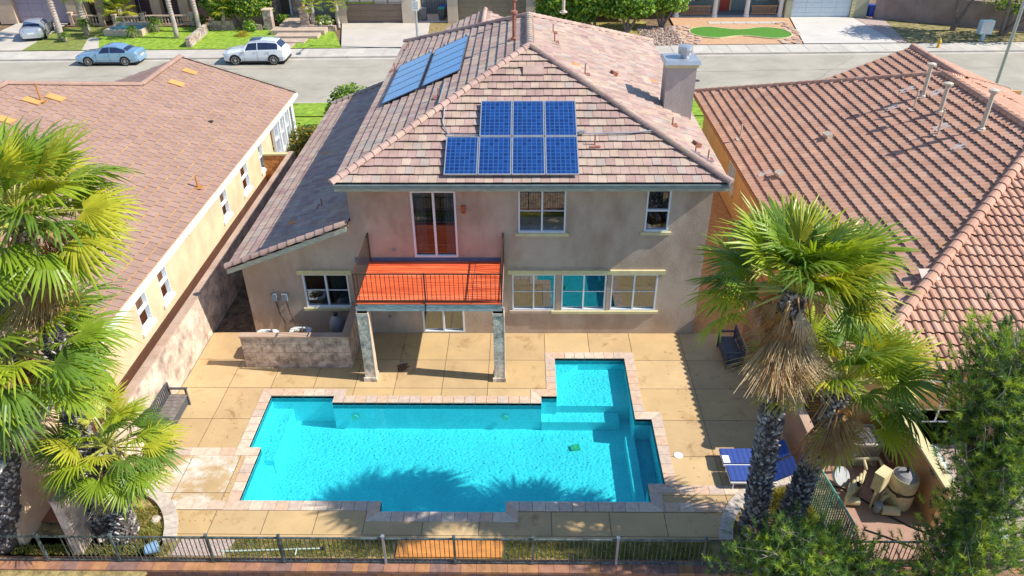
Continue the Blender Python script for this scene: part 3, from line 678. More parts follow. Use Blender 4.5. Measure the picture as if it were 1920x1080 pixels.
ww.poly([(-10, YW, 3.0), (-5.9, YW, 3.0), (-5.9, YW, q(-5.9)-.1), (-10, YW, q(-10)-.1)]); ww.poly([(-10, YW, -.1), (-10, 39.4, -.1), (-10, 39.4, q(-10)-.1), (-10, YW, q(-10)-.1)])
ww.build('wing_wall', house_wall, H)
wf = lambda X, Zb, w, h, **k: window(H, (X, YW, Zb), X_, -Y_, w, h, **k)
wf(-3.79, 3.26, 1.52, 2.54, grid=False, cur=[(.1, .45, curtain), (1.12, 1.45, curtain)], name='sliding_door', fw=.065, gl=glassmat('clear_window_glass', (.5, .6, .65), .04))
wf(-.17, 4.23, 1.6, 1.6, sill=.11, cur=[(1.1, 1.5, curtain_tan)], gl=glass_dark)
w2 = wf(4.12, 4.28, .8, 1.57, div='h', sill=.11, gl=glass_dark)
wf(-.4, 1.04, 1.54, 1.53, cur=[(.05, .5, curtain), (.8, 1.5, curtain_tan)])
wf(1.37, 1.04, 1.59, 1.53, cur=[(.82, 1.55, curtain)])
wf(3.14, 1.04, 1.64, 1.53, cur=[(.85, 1.6, curtain_tan)])
wf(-3.71, .04, 1.54, 2.06, grid=False, cur=[(.08, .6, curtain_tan), (.95, 1.45, curtain_tan)], name='patio_door', fw=.06)
wf(-7.9, 1.14, 1.63, 1.42, sill=.11, head=.17, cur=[(.95, 1.55, curtain)])
# round ornament seen in the small upstairs window
mb = MB()
for k in range(24):
    a0, a1 = 2*PI*k/24, 2*PI*(k+1)/24; c = V((4.5, 23.12, 5.33))
    mb.bar(c+V((math.cos(a0)*.24, 0, math.sin(a0)*.24)), c+V((math.cos(a1)*.24, 0, math.sin(a1)*.24)), .07, .05)
mb.build('hanging_ring', M('pale_ring', (.6, .75, .7), .6, 0), w2)
trim = MB().box(-.55, 5.0, YW-.1, YW-.003, 2.6, 2.76); trim.build('long_header', cream_trim, H)
MB().box(-.5, 1.0, YW-.08, YW-.003, .93, 1.035).build('sill', house_wall, H); MB().box(1.02, 4.9, YW-.1, YW-.003, .93, 1.035).build('sill', cream_trim, H)
for (a, b) in ((1.14, 1.37), (2.96, 3.14)): MB().box(a+.03, b-.03, YW-.03, YW-.002, 1.04, 2.58).build('mullion_panel', house_wall, H)
MB().box(WL0, WL1, YW-.03, YW-.002, 5.9, 6.04).build('frieze_board', wood_fascia, H)
MB().ob((-2.02, YW-.07, 5.15), (.14, .14, .26)).build('wall_lamp', M('rust_lamp', (.4, .1, .04), .6, .2), H)
for (x, z) in ((-4.5, 3.55), (-4.9, .75)): MB().tube([(x, YW-.002, z), (x, YW-.05, z)], .055, 10).build('outlet', plastic_grey, H)
# chimney
ch = MB().box(5.3, 6.38, 27.95, 28.85, 5.8, 8.42); ch.build('chimney', stucco('chimney_stucco', (.46, .4, .36), .3), H)
cc = bpy.data.objects['chimney']
MB().box(5.24, 6.44, 27.89, 28.91, 8.42, 8.55).build('chimney_collar', cream_trim, cc)
MB().hexa([(5.17, 27.82, 8.55), (6.51, 27.82, 8.55), (6.51, 28.98, 8.55), (5.17, 28.98, 8.55), (5.22, 27.87, 8.68), (6.46, 27.87, 8.68), (6.46, 28.93, 8.68), (5.22, 28.93, 8.68)]).build('chimney_cap', galv, cc)
MB().lathe((5.98, 28.4, 8.68), [(.16, 0), (.16, .14), (.26, .14), (.28, .3), (.26, .42), (.05, .44)], 16).build('flue_cap', galv, cc)
# solar panels
cellm, n, l, p = nmat('solar_cells'); p.inputs['Roughness'].default_value = .12; p.inputs['Specular IOR Level'].default_value = .6
tc = n.new('ShaderNodeTexCoord'); sp = n.new('ShaderNodeSeparateXYZ'); l.new(tc.outputs['Object'], sp.inputs[0])
def edge(sock, k, w):
    a = n.new('ShaderNodeMath'); a.operation = 'MULTIPLY'; a.inputs[1].default_value = k; l.new(sock, a.inputs[0])
    b = n.new('ShaderNodeMath'); b.operation = 'FRACT'; l.new(a.outputs[0], b.inputs[0])
    c = n.new('ShaderNodeMath'); c.operation = 'LESS_THAN'; c.inputs[1].default_value = w; l.new(b.outputs[0], c.inputs[0]); return c.outputs[0]
e1, e2 = edge(sp.outputs[0], 6.25, .16), edge(sp.outputs[1], 6.25, .16)
mxm = n.new('ShaderNodeMath'); mxm.operation = 'MAXIMUM'; l.new(e1, mxm.inputs[0]); l.new(e2, mxm.inputs[1])
wn_ = n.new('ShaderNodeTexWhiteNoise'); vv = n.new('ShaderNodeVectorMath'); vv.operation = 'SNAP'; vv.inputs[1].default_value = (.16, .16, 1); l.new(tc.outputs['Object'], vv.inputs[0]); l.new(vv.outputs[0], wn_.inputs['Vector'])
cr_ = n.new('ShaderNodeMix'); cr_.data_type = 'RGBA'; l.new(wn_.outputs['Value'], cr_.inputs[0]); cr_.inputs[6].default_value = (.005, .028, .13, 1); cr_.inputs[7].default_value = (.01, .055, .22, 1)
cm = n.new('ShaderNodeMix'); cm.data_type = 'RGBA'; l.new(mxm.outputs[0], cm.inputs[0]); l.new(cr_.outputs[2], cm.inputs[6]); cm.inputs[7].default_value = (.04, .11, .28, 1); l.new(cm.outputs[2], p.inputs['Base Color'])
def panel_meshes(w, h, cm_=None):
    fr = MB(); t = .035
    fr.box(0, w, 0, t, 0, .04).box(0, w, h-t, h, 0, .04).box(0, t, t, h-t, 0, .04).box(w-t, w, t, h-t, 0, .04)
    return fr.mesh('solar_panel', galv if cm_ is None else M('dark_frame', (.08, .12, .2), .3, 0, metal=.5)), MB().box(t, w-t, t, h-t, .005, .034).mesh('cell_sheet', cm_ or cellm)
def put_panel(me, c, u, v, label=None):
    nn = u.cross(v); m = Matrix(((u.x, v.x, nn.x, c.x), (u.y, v.y, nn.y, c.y), (u.z, v.z, nn.z, c.z), (0, 0, 0, 1)))
    o = link('solar_panel', me[0], H, m); s = bpy.data.objects.new('cell_sheet', me[1]); COL.objects.link(s); s.parent = o
    if label: o['label'] = label
pm = panel_meshes(1.08, 1.72); uF, vF = V((1, 0, 0)), V((0, CO, SI)); nF = uF.cross(vF)
for k in range(4):
    X = -2.58+k*1.1; put_panel(pm, V((X, 22.62, EZ+PIT*(22.62-YE0)))+nF*.15, uF, vF)
for k in range(3):
    X = -1.48+k*1.1; y0 = 22.62+1.75*CO; put_panel(pm, V((X, y0, EZ+PIT*(y0-YE0)))+nF*.15, uF, vF)
pm2 = panel_meshes(1.04, 1.64, M('sky_reflection_cells', (.03, .2, .5), .2, .1, 2, spec=.7)); uL, vL = V((0, -1, 0)), V((CO, 0, SI)); nL = uL.cross(vL)  # plain bright blue base colour stands in for sky mirrored at a grazing angle
for cI in range(2):
    for k in range(5):
        X = -5.55+cI*1.66; Y = 34.3-k*1.05; put_panel(pm2, V((X, Y, EZ+PIT*(X-XE0)))+nL*.13, uL, vL)
rk = MB()
for Y in (22.95, 24.0, 24.8, 25.8):
    rk.bar(V((-2.4 if Y < 24.3 else -1.4, Y, EZ+PIT*(Y-YE0)))+nF*.11, V((1.75, Y, EZ+PIT*(Y-YE0)))+nF*.11, .04)
for X in (-5.3, -4.2, -3.5, -2.5): rk.bar(V((X, 29.1, EZ+PIT*(X-XE0)))+nL*.08, V((X, 35.2, EZ+PIT*(X-XE0)))+nL*.08, .05)
rk.build('panel_rack', galv, H)
# roof pipes and conduit
rz = lambda X, Y: min(EZ+PIT*(Y-YE0), EZ+PIT*(X-XE0), EZ+PIT*(XE1-X))
for (x, y, h, cap) in ((-.38, 30.6, 1.0, True), (-.42, 34.0, .8, True), (1.23, 32.4, .35, False), (1.24, 30.9, .4, False), (2.28, 28.0, .4, False), (5.35, 26.2, .3, False), (5.75, 23.9, .3, False), (6.2, 23.9, .35, False), (-5.7, 38, .4, False), (-5.9, 34.5, .35, False), (2.38, 23.95, .38, False), (-3.1, 27.0, .35, False)):
    pipe_vent(H, (x, y, rz(x, y)+.03), h, .07 if cap else .025, cap=cap)
pipe_vent(H, (1.9, 37.6, rz(1.9, 37.6)), .7, .07, vent_tan, cap=True)
for (x, y) in ((3.55, 29.7), (6.0, 24.9)): MB().ob((x, y, rz(x, y)+.1), (.22, .3, .16), (0, .4, .3)).build('hood_vent', vent_rust, H)
MB().ob((.35, 27.35, rz(.35, 27.35)+.08), (.75, .42, .09), (math.atan(PIT), 0, 0)).build('flat_vent', tm[0], H)
cp = lambda *a: MB().tube([V((x, y, rz(x, y)+.11)) for x, y in a], .022, 6).build('conduit', galv, H)
cp((-1.5, 24.3), (-2.55, 24.35), (-2.75, 24.8), (-2.75, 25.6), (-3.0, 26.0), (-3.0, 28.6)); cp((1.8, 24.35), (3.6, 24.4), (4.4, 24.5), (5.2, 24.1), (6.3, 23.6))
MB().ob((1.95, 24.4, rz(1.95, 24.4)+.14), (.2, .16, .1)).build('junction_box', galv, H)
pipe_vent(H, (-7.4, 25.0, q(-7.4)+.03), .3, .025)
# ---- balcony (deck boards, beam, columns) and its railing
DZ = 3.12; bx0, bx1, by0, by1 = -5.38, -.68, 20.22, 22.9
bal = MB().box(bx0, bx1, by0, by0+.1, DZ-.3, DZ-.035); bal.box(bx0, bx0+.08, by0+.1, by1, DZ-.28, DZ-.035).box(bx1-.08, bx1, by0+.1, by1, DZ-.28, DZ-.035)
for k in range(8): bal.box(bx0+.08+.6*k, bx0+.12+.6*k, by0+.1, by1, DZ-.24, DZ-.035)
BAL = bal.build('balcony', teal_beam, H, label='balcony with red stained boards on a faded teal beam')
MB().box(bx0, bx1, by0+.1, by1, DZ-.05, DZ-.034).build('underside', teal_beam, BAL)
reds = [M('deck_board_red_%d' % i, c, .62, .3, 2.2, stretch=(.4, 10, 5), c2=c2) for i, (c, c2) in enumerate([((.60, .07, .02), (.75, .14, .04)), ((.68, .085, .025), (.8, .16, .05)), ((.52, .055, .02), (.66, .1, .03)), ((.72, .11, .03), (.8, .2, .08))])]
y = by0-.03; i = 0
while y < by1-.02:
    for (a, b) in ((bx0, -1.68), (-1.66, bx1)):
        MB().box(a, b, y+.006, min(by1, y+.14)-.004, DZ-.03, DZ+random.uniform(0, .006)).build('deck_board', random.choice(reds), BAL)
    y += .14
for (a, b) in ((-5.4, -5.02), (-1.0, -.62)):
    c = MB()
    z = .16
    c.box(a+.02, b-.02, 20.12, 20.46, 0, DZ-.32, 0); c.box(a-.03, b+.03, 20.07, 20.51, 0, .16, 0); c.box(a-.0, b+.0, 20.1, 20.48, DZ-.42, DZ-.32)
    c.box(b-.02, b+.01, 20.115, 20.465, .161, DZ-.43, 1)
    c.build('column', [stone_col, cop[0]], BAL)
rl = MB(); rz1 = DZ+1.07
rl.box(bx0, bx1, by0, by0+.035, rz1, rz1+.035).box(bx0, bx1, by0+.005, by0+.03, DZ+.08, DZ+.105)
for x in (bx0, bx1-.035): rl.box(x, x+.035, by0+.036, by1+.03, rz1, rz1+.035).box(x+.005, x+.03, by0+.036, by1+.03, DZ+.08, DZ+.105)
RLG = rl.build('railing', rust_metal, H)
bme = MB().box(-.009, .009, -.009, .009, DZ+.1, rz1).mesh('baluster', rust_metal); pme = MB().box(-.022, .022, -.022, .022, DZ-.1, rz1+.05).mesh('railing_post', rust_metal)
def rput(nm, me, x, y): o = bpy.data.objects.new(nm, me); COL.objects.link(o); o.parent = RLG; o.location = V((x, y, 0))-wloc(RLG)
x = bx0+.14
while x < bx1-.08: rput('baluster', bme, x, by0+.018); x += .145
for xx in (bx0+.018, bx1-.018):
    y = by0+.15
    while y < by1: rput('baluster', bme, xx, y); y += .135
for p_ in ((bx0+.018, by0+.018), (bx1-.018, by0+.018), ((bx0+bx1)/2-.1, by0+.018), (bx0+.018, by1), (bx1-.018, by1)): rput('railing_post', pme, *p_)
MB().bar((-3.15, by0-.01, DZ-.28), (-3.15, by0-.01, DZ+.1), .03).build('post_strap', rust_metal, RLG)
MB().tube([(-5.47, 20.5, 2.8), (-5.47, 20.5, 1.2), (-5.3, 20.5, 1.15)], .018, 6).build('white_pipe', white, BAL)
MB().box(-5.9, -.68, YW-.04, YW-.005, DZ-.15, DZ+.12).build('ledger_board', M('blue_ledger', (.1, .14, .25), .8, .2), H)
# meters with conduits
for x in (-9.02, -8.64):
    mb = MB().ob((x, YW-.07, 1.62), (.19, .13, .3)); mb.build('meter_box', plastic_grey, H)
    MB().tube([(x+.02, YW-.06, 1.48), (x+.08, YW-.07, .9), (x+.25, YW-.15, .55), (x+.28, YW-.4, .35)], .022, 6).build('cable', rust_metal, H)

# =============== EQUIPMENT NOOK ON THE PATIO ===============
nk = thing('nook_wall', 'low stamped stone wall enclosing the pool and cooling units by the wing', 'wall', (-7.8, 21, 0))
MB().box(-9.68, -6.02, 20.86, 21.02, 0, 1.3).box(-6.18, -5.98, 21.021, 22.94, 0, 1.3).build('wall_core', joint, nk)
rr = 0; z = 0
for hz in (.34, .33, .33, .3):
    x = -9.7
    while x < -5.97:
        w = random.choice((.42, .55, .68, .8)); x1 = min(x+w, -5.96)
        if -5.96-x1 < .2: x1 = -5.96
        MB().box(x+.006, x1-.006, 20.83, 20.86, z+.006, z+hz-.006).build('stone_slab', block_stone, nk); x = x1
    y = 20.87
    while y < 22.9:
        y1 = min(22.93, y+random.choice((.5, .65))); MB().box(-5.98, -5.955, y+.006, y1-.006, z+.006, z+hz-.006).build('stone_slab', block_stone, nk); y = y1
    z += hz
MB().box(-9.72, -5.93, 20.8, 21.06, 1.3, 1.36).box(-6.22, -5.93, 21.061, 22.94, 1.3, 1.36).build('cap', block_tan, nk)
def ac_unit(x, y, label, fanm):
    t = thing('cooling_unit', label, 'air conditioner', (x, y, 0), group='cooling units behind the low stone wall')
    b = MB().box(-.36, .36, -.36, .36, .06, .8); b.build('body', M('ac_body', (.5, .5, .48), .5, .1), t, world=False)
    ring = MB(); N = 20
    for k in range(N):
        a0, a1 = 2*PI*k/N, 2*PI*(k+1)/N
        def sq(a, r): s = 1/max(abs(math.cos(a)), abs(math.sin(a))); s = min(s, 1.22); return (r*s*math.cos(a), r*s*math.sin(a))
        i0, i1 = (.29*math.cos(a0), .29*math.sin(a0)), (.29*math.cos(a1), .29*math.sin(a1)); o0, o1 = sq(a0, .38), sq(a1, .38)
        ring.poly([(*i0, .86), (*i1, .86), (*o1, .84), (*o0, .84)]); ring.poly([(*o0, .84), (*o1, .84), (*o1, .76), (*o0, .76)]); ring.poly([(*i0, .86), (*i1, .86), (*i1, .8), (*i0, .8)])
    ring.build('top_ring', white, t, world=False)
    f = MB()
    for k in range(5): f.ob((.13*math.cos(k*1.257), .13*math.sin(k*1.257), .815), (.24, .12, .012), (.3, 0, k*1.257))
    f.lathe((0, 0, .8), [(.05, 0), (.05, .05)], 10); f.build('fan', fanm, t, world=False)
    gd = MB()
    for r in (.08, .16, .23): gd.tube([(r*math.cos(2*PI*k/16), r*math.sin(2*PI*k/16), .865) for k in range(17)], .005, 4, caps=False)
    for k in range(8): gd.bar((0, 0, .865), (.29*math.cos(k*PI/4), .29*math.sin(k*PI/4), .865), .008)
    gd.build('grille', black_metal, t, world=False)
ac_unit(-9.1, 21.6, 'left white-rimmed cooling unit with dusty fan, nearest the side passage', M('dusty_fan', (.3, .16, .1), .7, .3))
ac_unit(-7.95, 21.75, 'right white-rimmed cooling unit with brown fan beside the meter cables', M('brown_fan', (.16, .09, .04), .7, .3))
ft = thing('sand_filter', 'round grey pool filter in the nook corner under the wing window', 'filter', (-6.75, 22.4, 0))
MB().lathe((0, 0, 0), [(.2, 0), (.22, .2), (.27, .45), (.29, .75), (.24, 1.0), (.1, 1.1), (.06, 1.18)], 16).build('tank', M('filter_grey', (.34, .3, .3), .5, .1), ft, smooth=True, world=False)
MB().lathe((0, 0, 1.16), [(.08, 0), (.09, .08), (.03, .1)], 10).build('valve', black_metal, ft, world=False)
pp = thing('pool_pump', 'black pool pump with blue lid beside the grey filter', 'pump', (-7.05, 21.9, 0))
MB().tube([(-.25, 0, .2), (.2, 0, .2)], .13, 12).build('motor', black_metal, pp, world=False); MB().ob((.45, .0, .3), (.2, .36, .5), (0, 0, .1)).build('cover', M('pale_blue_plastic', (.3, .45, .62), .5, .1), pp, world=False)

# =============== LEFT HOUSE ===============
HL = thing('house', 'single-storey peach house with flat pinkish brown tile roof on the left', 'house', (-18, 30, 0))
lt = [M('brown_roof_tile_%d' % i, c, .9, .13, 1.1, bump=.15, bscale=50, detail=9) for i, c in enumerate([(.345, .215, .165), (.36, .228, .175), (.335, .205, .158), (.35, .22, .17), (.3, .19, .15), (.6, .32, .1)])]
orange_under = M('roof_joint_lichen', (.5, .27, .1), .9, .4, 8)
rl_ = Roof(HL, lt, [.3, .3, .2, .2, .012, .0], .42, .39, 'flat', under=orange_under, lo=.018, butt=.016, gap=.014, vg=.035)
LP = .33; LC = 1/math.hypot(1, LP); LS = LP*LC
def uvL(pts, Y0=10, X0=-12.95): return [(y-Y0, (X0-x)/LC) for x, y in pts]
rl_.face((-12.95, 10, 3), (0, 1, 0), (-LC, 0, LS), uvL([(-12.95, 13), (-12.95, 42), (-19, 42), (-19, 19.05)]))
rl_.face((-12.95, 10, 3), (0, 1, 0), (-LC, 0, LS), uvL([(-19, 19.05), (-19, 37), (-23, 33), (-23, 23.05)]))
rl_.face((-25.05, 42, 3), (0, -1, 0), (LC, 0, LS), [(0, 0), (5, 0), (5, 6.05/LC), (0, 6.05/LC)])
rl_.face((-33, 13, 3), (1, 0, 0), (0, LC, LS), [(0, 0), (20.05, 0), (10, 10.05/LC)])
rl_.finish(300)
MB().poly([(-33, 13, 3), (-23, 23, 6.3), (-23, 33, 6.3), (-33, 43, 3)]).poly([(-12.95, 43, 3), (-33, 43, 3), (-23, 33, 6.3)]).build('roof_back', lt[0], HL)
lrt = [lt[0], lt[1], lt[3]]
ridge(HL, (-19, 42, 5.02), (-19, 37, 5.02), lrt, r=.14); ridge(HL, (-19, 37, 5.0), (-23, 33, 6.32), lrt, r=.13); ridge(HL, (-23, 33, 6.33), (-23, 23, 6.33), lrt, r=.14); ridge(HL, (-12.95, 13, 3), (-23, 23.05, 6.32), lrt)
MB().bar((-12.95, 42.02, 2.98), (-19, 42.02, 4.98), .05, .16).build('barge_board', rust_metal, HL)
pale_glass = glassmat('pale_window_glass', (.85, .95, .9), .12); green_reflection = M('green_reflection', (.42, .52, .36), .9, .1)  # green sheet behind the panes stands in for reflections in the glass
ops = [(21.38, 22.2, 1.1, 2.5), (23.2, 23.95, 1.1, 2.5), (29.85, 30.7, 1.1, 2.45), (32.7, 33.65, 1.05, 2.45), (35.5, 36.15, 1.0, 2.4)]
wl_ = MB(); wall_panel(wl_, (-13.3, 13.3, -.1), Y_, X_, 24.4, 3.0, [(a-13.3, b-13.3, c+.1, d+.1) for a, b, c, d in ops])
wl_.box(-30, -13.32, 13.3, 13.4, -.1, 2.9).poly([(-24, 41.6, -.1), (-13.3, 41.6, -.1), (-13.3, 41.6, 2.95), (-19, 41.6, 4.85), (-24, 41.6, 3.2)]).build('wall', wall_peach, HL)
for a, b, c, d in ops: window(HL, (-13.3, a, c), Y_, X_, b-a, d-c, div='h', grid=False, sill=.13, fw=.04, gl=pale_glass, cur=[(.04, b-a-.04, green_reflection)])
MB().box(-12.98, -12.83, 13, 42.05, 2.8, 2.97).box(-13.02, -12.985, 13, 42.05, 2.74, 2.95).build('gutter', white, HL)
MB().box(-13.3, -13.02, 13, 42, 2.8, 2.82).build('soffit', white, HL)
MB().box(-13.3, -13.1, 26.0, 26.16, 2.45, 2.6).build('dryer_vent', cream_trim, HL)
# bay / porch corner at the street end
MB().box(-13.31, -13.1, 37.7, 41.5, .0, .75).build('bay_base', white, HL)
for (a, b) in ((37.75, 38.5), (38.7, 39.45), (39.65, 40.4)): window(HL, (-13.12, a, .8), Y_, X_, b-a, 1.85, div='h', grid=False, room=False)
MB().box(-13.2, -12.98, 40.9, 41.3, -.1, 2.74).build('porch_post', white, HL)
for k in range(3): MB().box(-13.25, -13.0, 38.5+k*.95, 38.68+k*.95, 0, 2.7).build('bay_mullion', white, HL)
zl = lambda X: 3+LP*(-12.95-X)
for (x, y) in ((-21.5, 32.1), (-21.0, 33.0), (-17.9, 38.4), (-17.95, 40.4), (-21.4, 29.8)):
    MB().ob((x, y, zl(x)+.05), (.7, .5, .05), (0, math.atan(LP), 0)).build('vent_tile', lt[5], HL)
for (x, y, h) in ((-21.25, 32.3, .8), (-13.6, 28.8, .5)): pipe_vent(HL, (x, y, zl(x)+.03), h, .04, M('rusty_pipe', (.5, .22, .05), .7, .2))
MB().ob((-15.2, 35.2, zl(-15.2)+.04), (.2, .2, .06)).build('roof_cap', rust_metal, HL)

# =============== RIGHT HOUSE ===============
HR = thing('house', 'single-storey orange stucco house with terracotta barrel tile hip roof on the right', 'house', (18, 29, 0))
bt = [M('terracotta_tile_%d' % i, c, .85, .16, 1.2, bump=.2, bscale=50, detail=9) for i, c in enumerate([(.52, .285, .19), (.54, .305, .205), (.5, .27, .18), (.55, .325, .225), (.57, .3, .16)])]
RPt = .407; RC = 1/math.hypot(1, RPt); RS = RPt*RC; RZ = 3.3; RX = 9.3
rr_ = Roof(HR, bt, [.3, .3, .2, .17, .008], .27, .4, 'barrel', under=M('tile_shadow_gap', (.04, .02, .018), .95, 0), lo=.08, butt=.022)
rr_.face((RX, 41, RZ), (0, -1, 0), (RC, 0, RS), [(0, 0), (24.4, 0), (15.8, 8.6/RC), (8.6, 8.6/RC)])
rr_.face((RX, 16.6, RZ), (1, 0, 0), (0, RC, RS), [(0, 0), (17.2, 0), (8.6, 8.6/RC)])
rr_.face((26.5, 16.6, RZ), (0, 1, 0), (-RC, 0, RS), [(0, 0), (24.4, 0), (15.8, 8.6/RC), (8.6, 8.6/RC)])
rr_.face((13.37, 39.8, RZ), (0, -1, 0), (RC, 0, RS), [(0, 1.2/RC), (5.43, 6.63/RC), (0, 6.63/RC)])
rr_.face((26.63, 33, RZ), (0, 1, 0), (-RC, 0, RS), [(0, 0), (6.8, 0), (6.8, 6.63/RC), (1.3, 6.63/RC)])
rr_.finish(300)
zr_ = RZ+RPt*8.6
MB().poly([(26.5, 41, RZ), (9.3, 41, RZ), (17.9, 32.4, zr_)]).build('roof_north', bt[0], HR)
brt = bt[:4]
ridge(HR, (RX, 16.6, RZ), (17.9, 25.2, zr_), brt, r=.17, L=.46); ridge(HR, (RX, 41, RZ), (17.9, 32.4, zr_), brt, r=.15, L=.46); ridge(HR, (17.9, 25.2, zr_), (17.9, 32.4, zr_), brt, r=.17, L=.46)
ridge(HR, (26.5, 16.6, RZ), (17.9, 25.2, zr_), brt, r=.17, L=.46); ridge(HR, (20, 39.8, 6.0), (20, 34.3, 6.0), brt, r=.16, L=.46); ridge(HR, (17.9, 32.4, zr_), (26.5, 41, RZ), brt, r=.15, L=.46)
wr = MB(); wall_panel(wr, (9.95, 40.5, -.1), -Y_, -X_, 23.2, 3.3, [(6.3, 7.5, 1.0, 2.3)])
wr.poly([(9.95, 17.3, -.1), (26, 17.3, -.1), (26, 17.3, 3.2), (9.95, 17.3, 3.2)]).box(13.5, 26, 39.2, 39.3, 0, 3.9); wr.build('wall', wall_orange, HR)
window(HR, (9.95, 34.2, .9), -Y_, -X_, 1.2, 1.3, div='v', grid=False, sill=.1)
MB().box(RX, RX+.04, 16.6, 41, RZ-.2, RZ-.01).box(RX+.041, 26.5, 16.6, 16.64, RZ-.2, RZ-.01).build('fascia', M('brown_fascia', (.4, .17, .08), .8, .2), HR)
MB().box(RX+.04, 26.4, 16.65, 40.9, RZ-.17, RZ-.14).build('soffit', cream_trim, HR)
window(HR, (11.3, 17.3, .8), X_, -Y_, 2.2, 1.6, div='v', grid=True, room=True)
zw = lambda X: RZ+RPt*(X-RX)
for (x, y, h, r) in ((16.55, 31.0, 1.3, .085), (16.45, 29.2, 1.1, .085), (16.85, 26.9, 1.4, .085)):
    pipe_vent(HR, (x, y, zw(x)+.05), h, r, vent_tan, cap=True)
for (x, y, h) in ((15.9, 30.2, .8), (15.7, 27.6, 1.0), (9.95, 33.2, .7)): pipe_vent(HR, (x, y, zw(x)+.05), h, .035, vent_tan)
for (x, y) in ((12.75, 30.4), (10.4, 28.6)): MB().ob((x, y, zw(x)+.16), (.25, .34, .22), (0, -.4, .3)).build('hood_vent', vent_tan, HR)
for (x, y) in ((15.4, 31.0), (16.0, 28.0), (15.8, 26.2), (17.0, 30.9), (16.4, 32.1), (10.0, 29.2), (12.2, 19.6)):
    MB().ob((x, y, zw(x)+.08 if y > 20 else RZ+RPt*(y-16.6)+.08), (.55, .42, .03), (0, -math.atan(RPt), 0) if y > 20 else (math.atan(RPt), 0, 0)).build('pale_flashing', M('pale_flashing', (.62, .5, .42), .8, .1), HR)

# =============== PALMS ===============
gfr = [leafmat('palm_green_%d' % i, c, .3, .38, .2, 2) for i, c in enumerate([(.21, .31, .025), (.32, .4, .03), (.12, .21, .03), (.42, .42, .035)])]
petm = M('palm_petiole', (.4, .4, .08), .45, .2, 4); petd = M('dead_petiole', (.4, .22, .09), .7, .3, 4)
dfr = [leafmat('palm_dead_%d' % i, c, .15, .8, .3, 5) for i, c in enumerate([(.5, .34, .16), (.36, .22, .1), (.56, .44, .28), (.5, .24, .07)])]
trunkm = M('palm_trunk', (.1, .075, .06), .95, .4, 8, bump=1, bscale=14)
bootm = [M('palm_boot_%d' % i, c, .85, .3, 10) for i, c in enumerate([(.24, .22, .21), (.42, .39, .36), (.1, .09, .085), (.6, .56, .52)])]
def fan_mesh(mi, seed, dead=False, Lp=1.12, Lb=.92):
    rr = random.Random(seed); mb = MB(); seg = 34; span = R(250) if not dead else R(64); curl = rr.uniform(.15, .6) if not dead else rr.uniform(.5, .9)
    # petiole
    pts = [V((0, Lp*t, -.12*t*t)) for t in (0, .35, .7, 1)]
    mb.tube(pts, [.04, .028, .02, .014], 5, 1)
    hub = pts[-1]; rings = [(0, .0), (.25, 1), (.46, 1), (.74, .52), (1, .02)]; dphi = span/seg
    cup = rr.uniform(-.18, .3)
    for k in range(seg):
        ph = -span/2+dphi*(k+.5)+rr.uniform(-.035, .035); L = Lb*(.72+.28*math.cos(ph))*rr.uniform(.82, 1.08)
        tw = rr.uniform(-.15, .15); dr = curl*rr.uniform(.7, 1.5)
        d = V((math.sin(ph), math.cos(ph), 0)); s = V((d.y, -d.x, 0)); prev = None
        for r, w in rings:
            hwid = r*L*math.tan(dphi/2)*w*.98+.003; z = -dr*L*max(0, r-.35)**1.6*1.6+cup*r*L*abs(math.sin(ph))
            if dead: z -= .25*r*r*L
            c = hub+d*(r*L)*(1-.12*dr*max(0, r-.5))+V((0, 0, z)); row = [c-s*hwid, c+V((0, 0, hwid*.45)), c+s*(hwid)]
            if r > .7: row = [p+s*tw*(r-.6)*.5*L for p in row]
            if prev:
                mb.poly([prev[0], prev[1], row[1], row[0]], 0); mb.poly([prev[1], prev[2], row[2], row[1]], 0)
            prev = row
    return mb.mesh('frond', [mi, petd if dead else petm])
GF = [fan_mesh(gfr[i % 4], i) for i in range(9)]
DF = [fan_mesh(dfr[i % 4], 50+i, True, .45, 1.0) for i in range(8)]
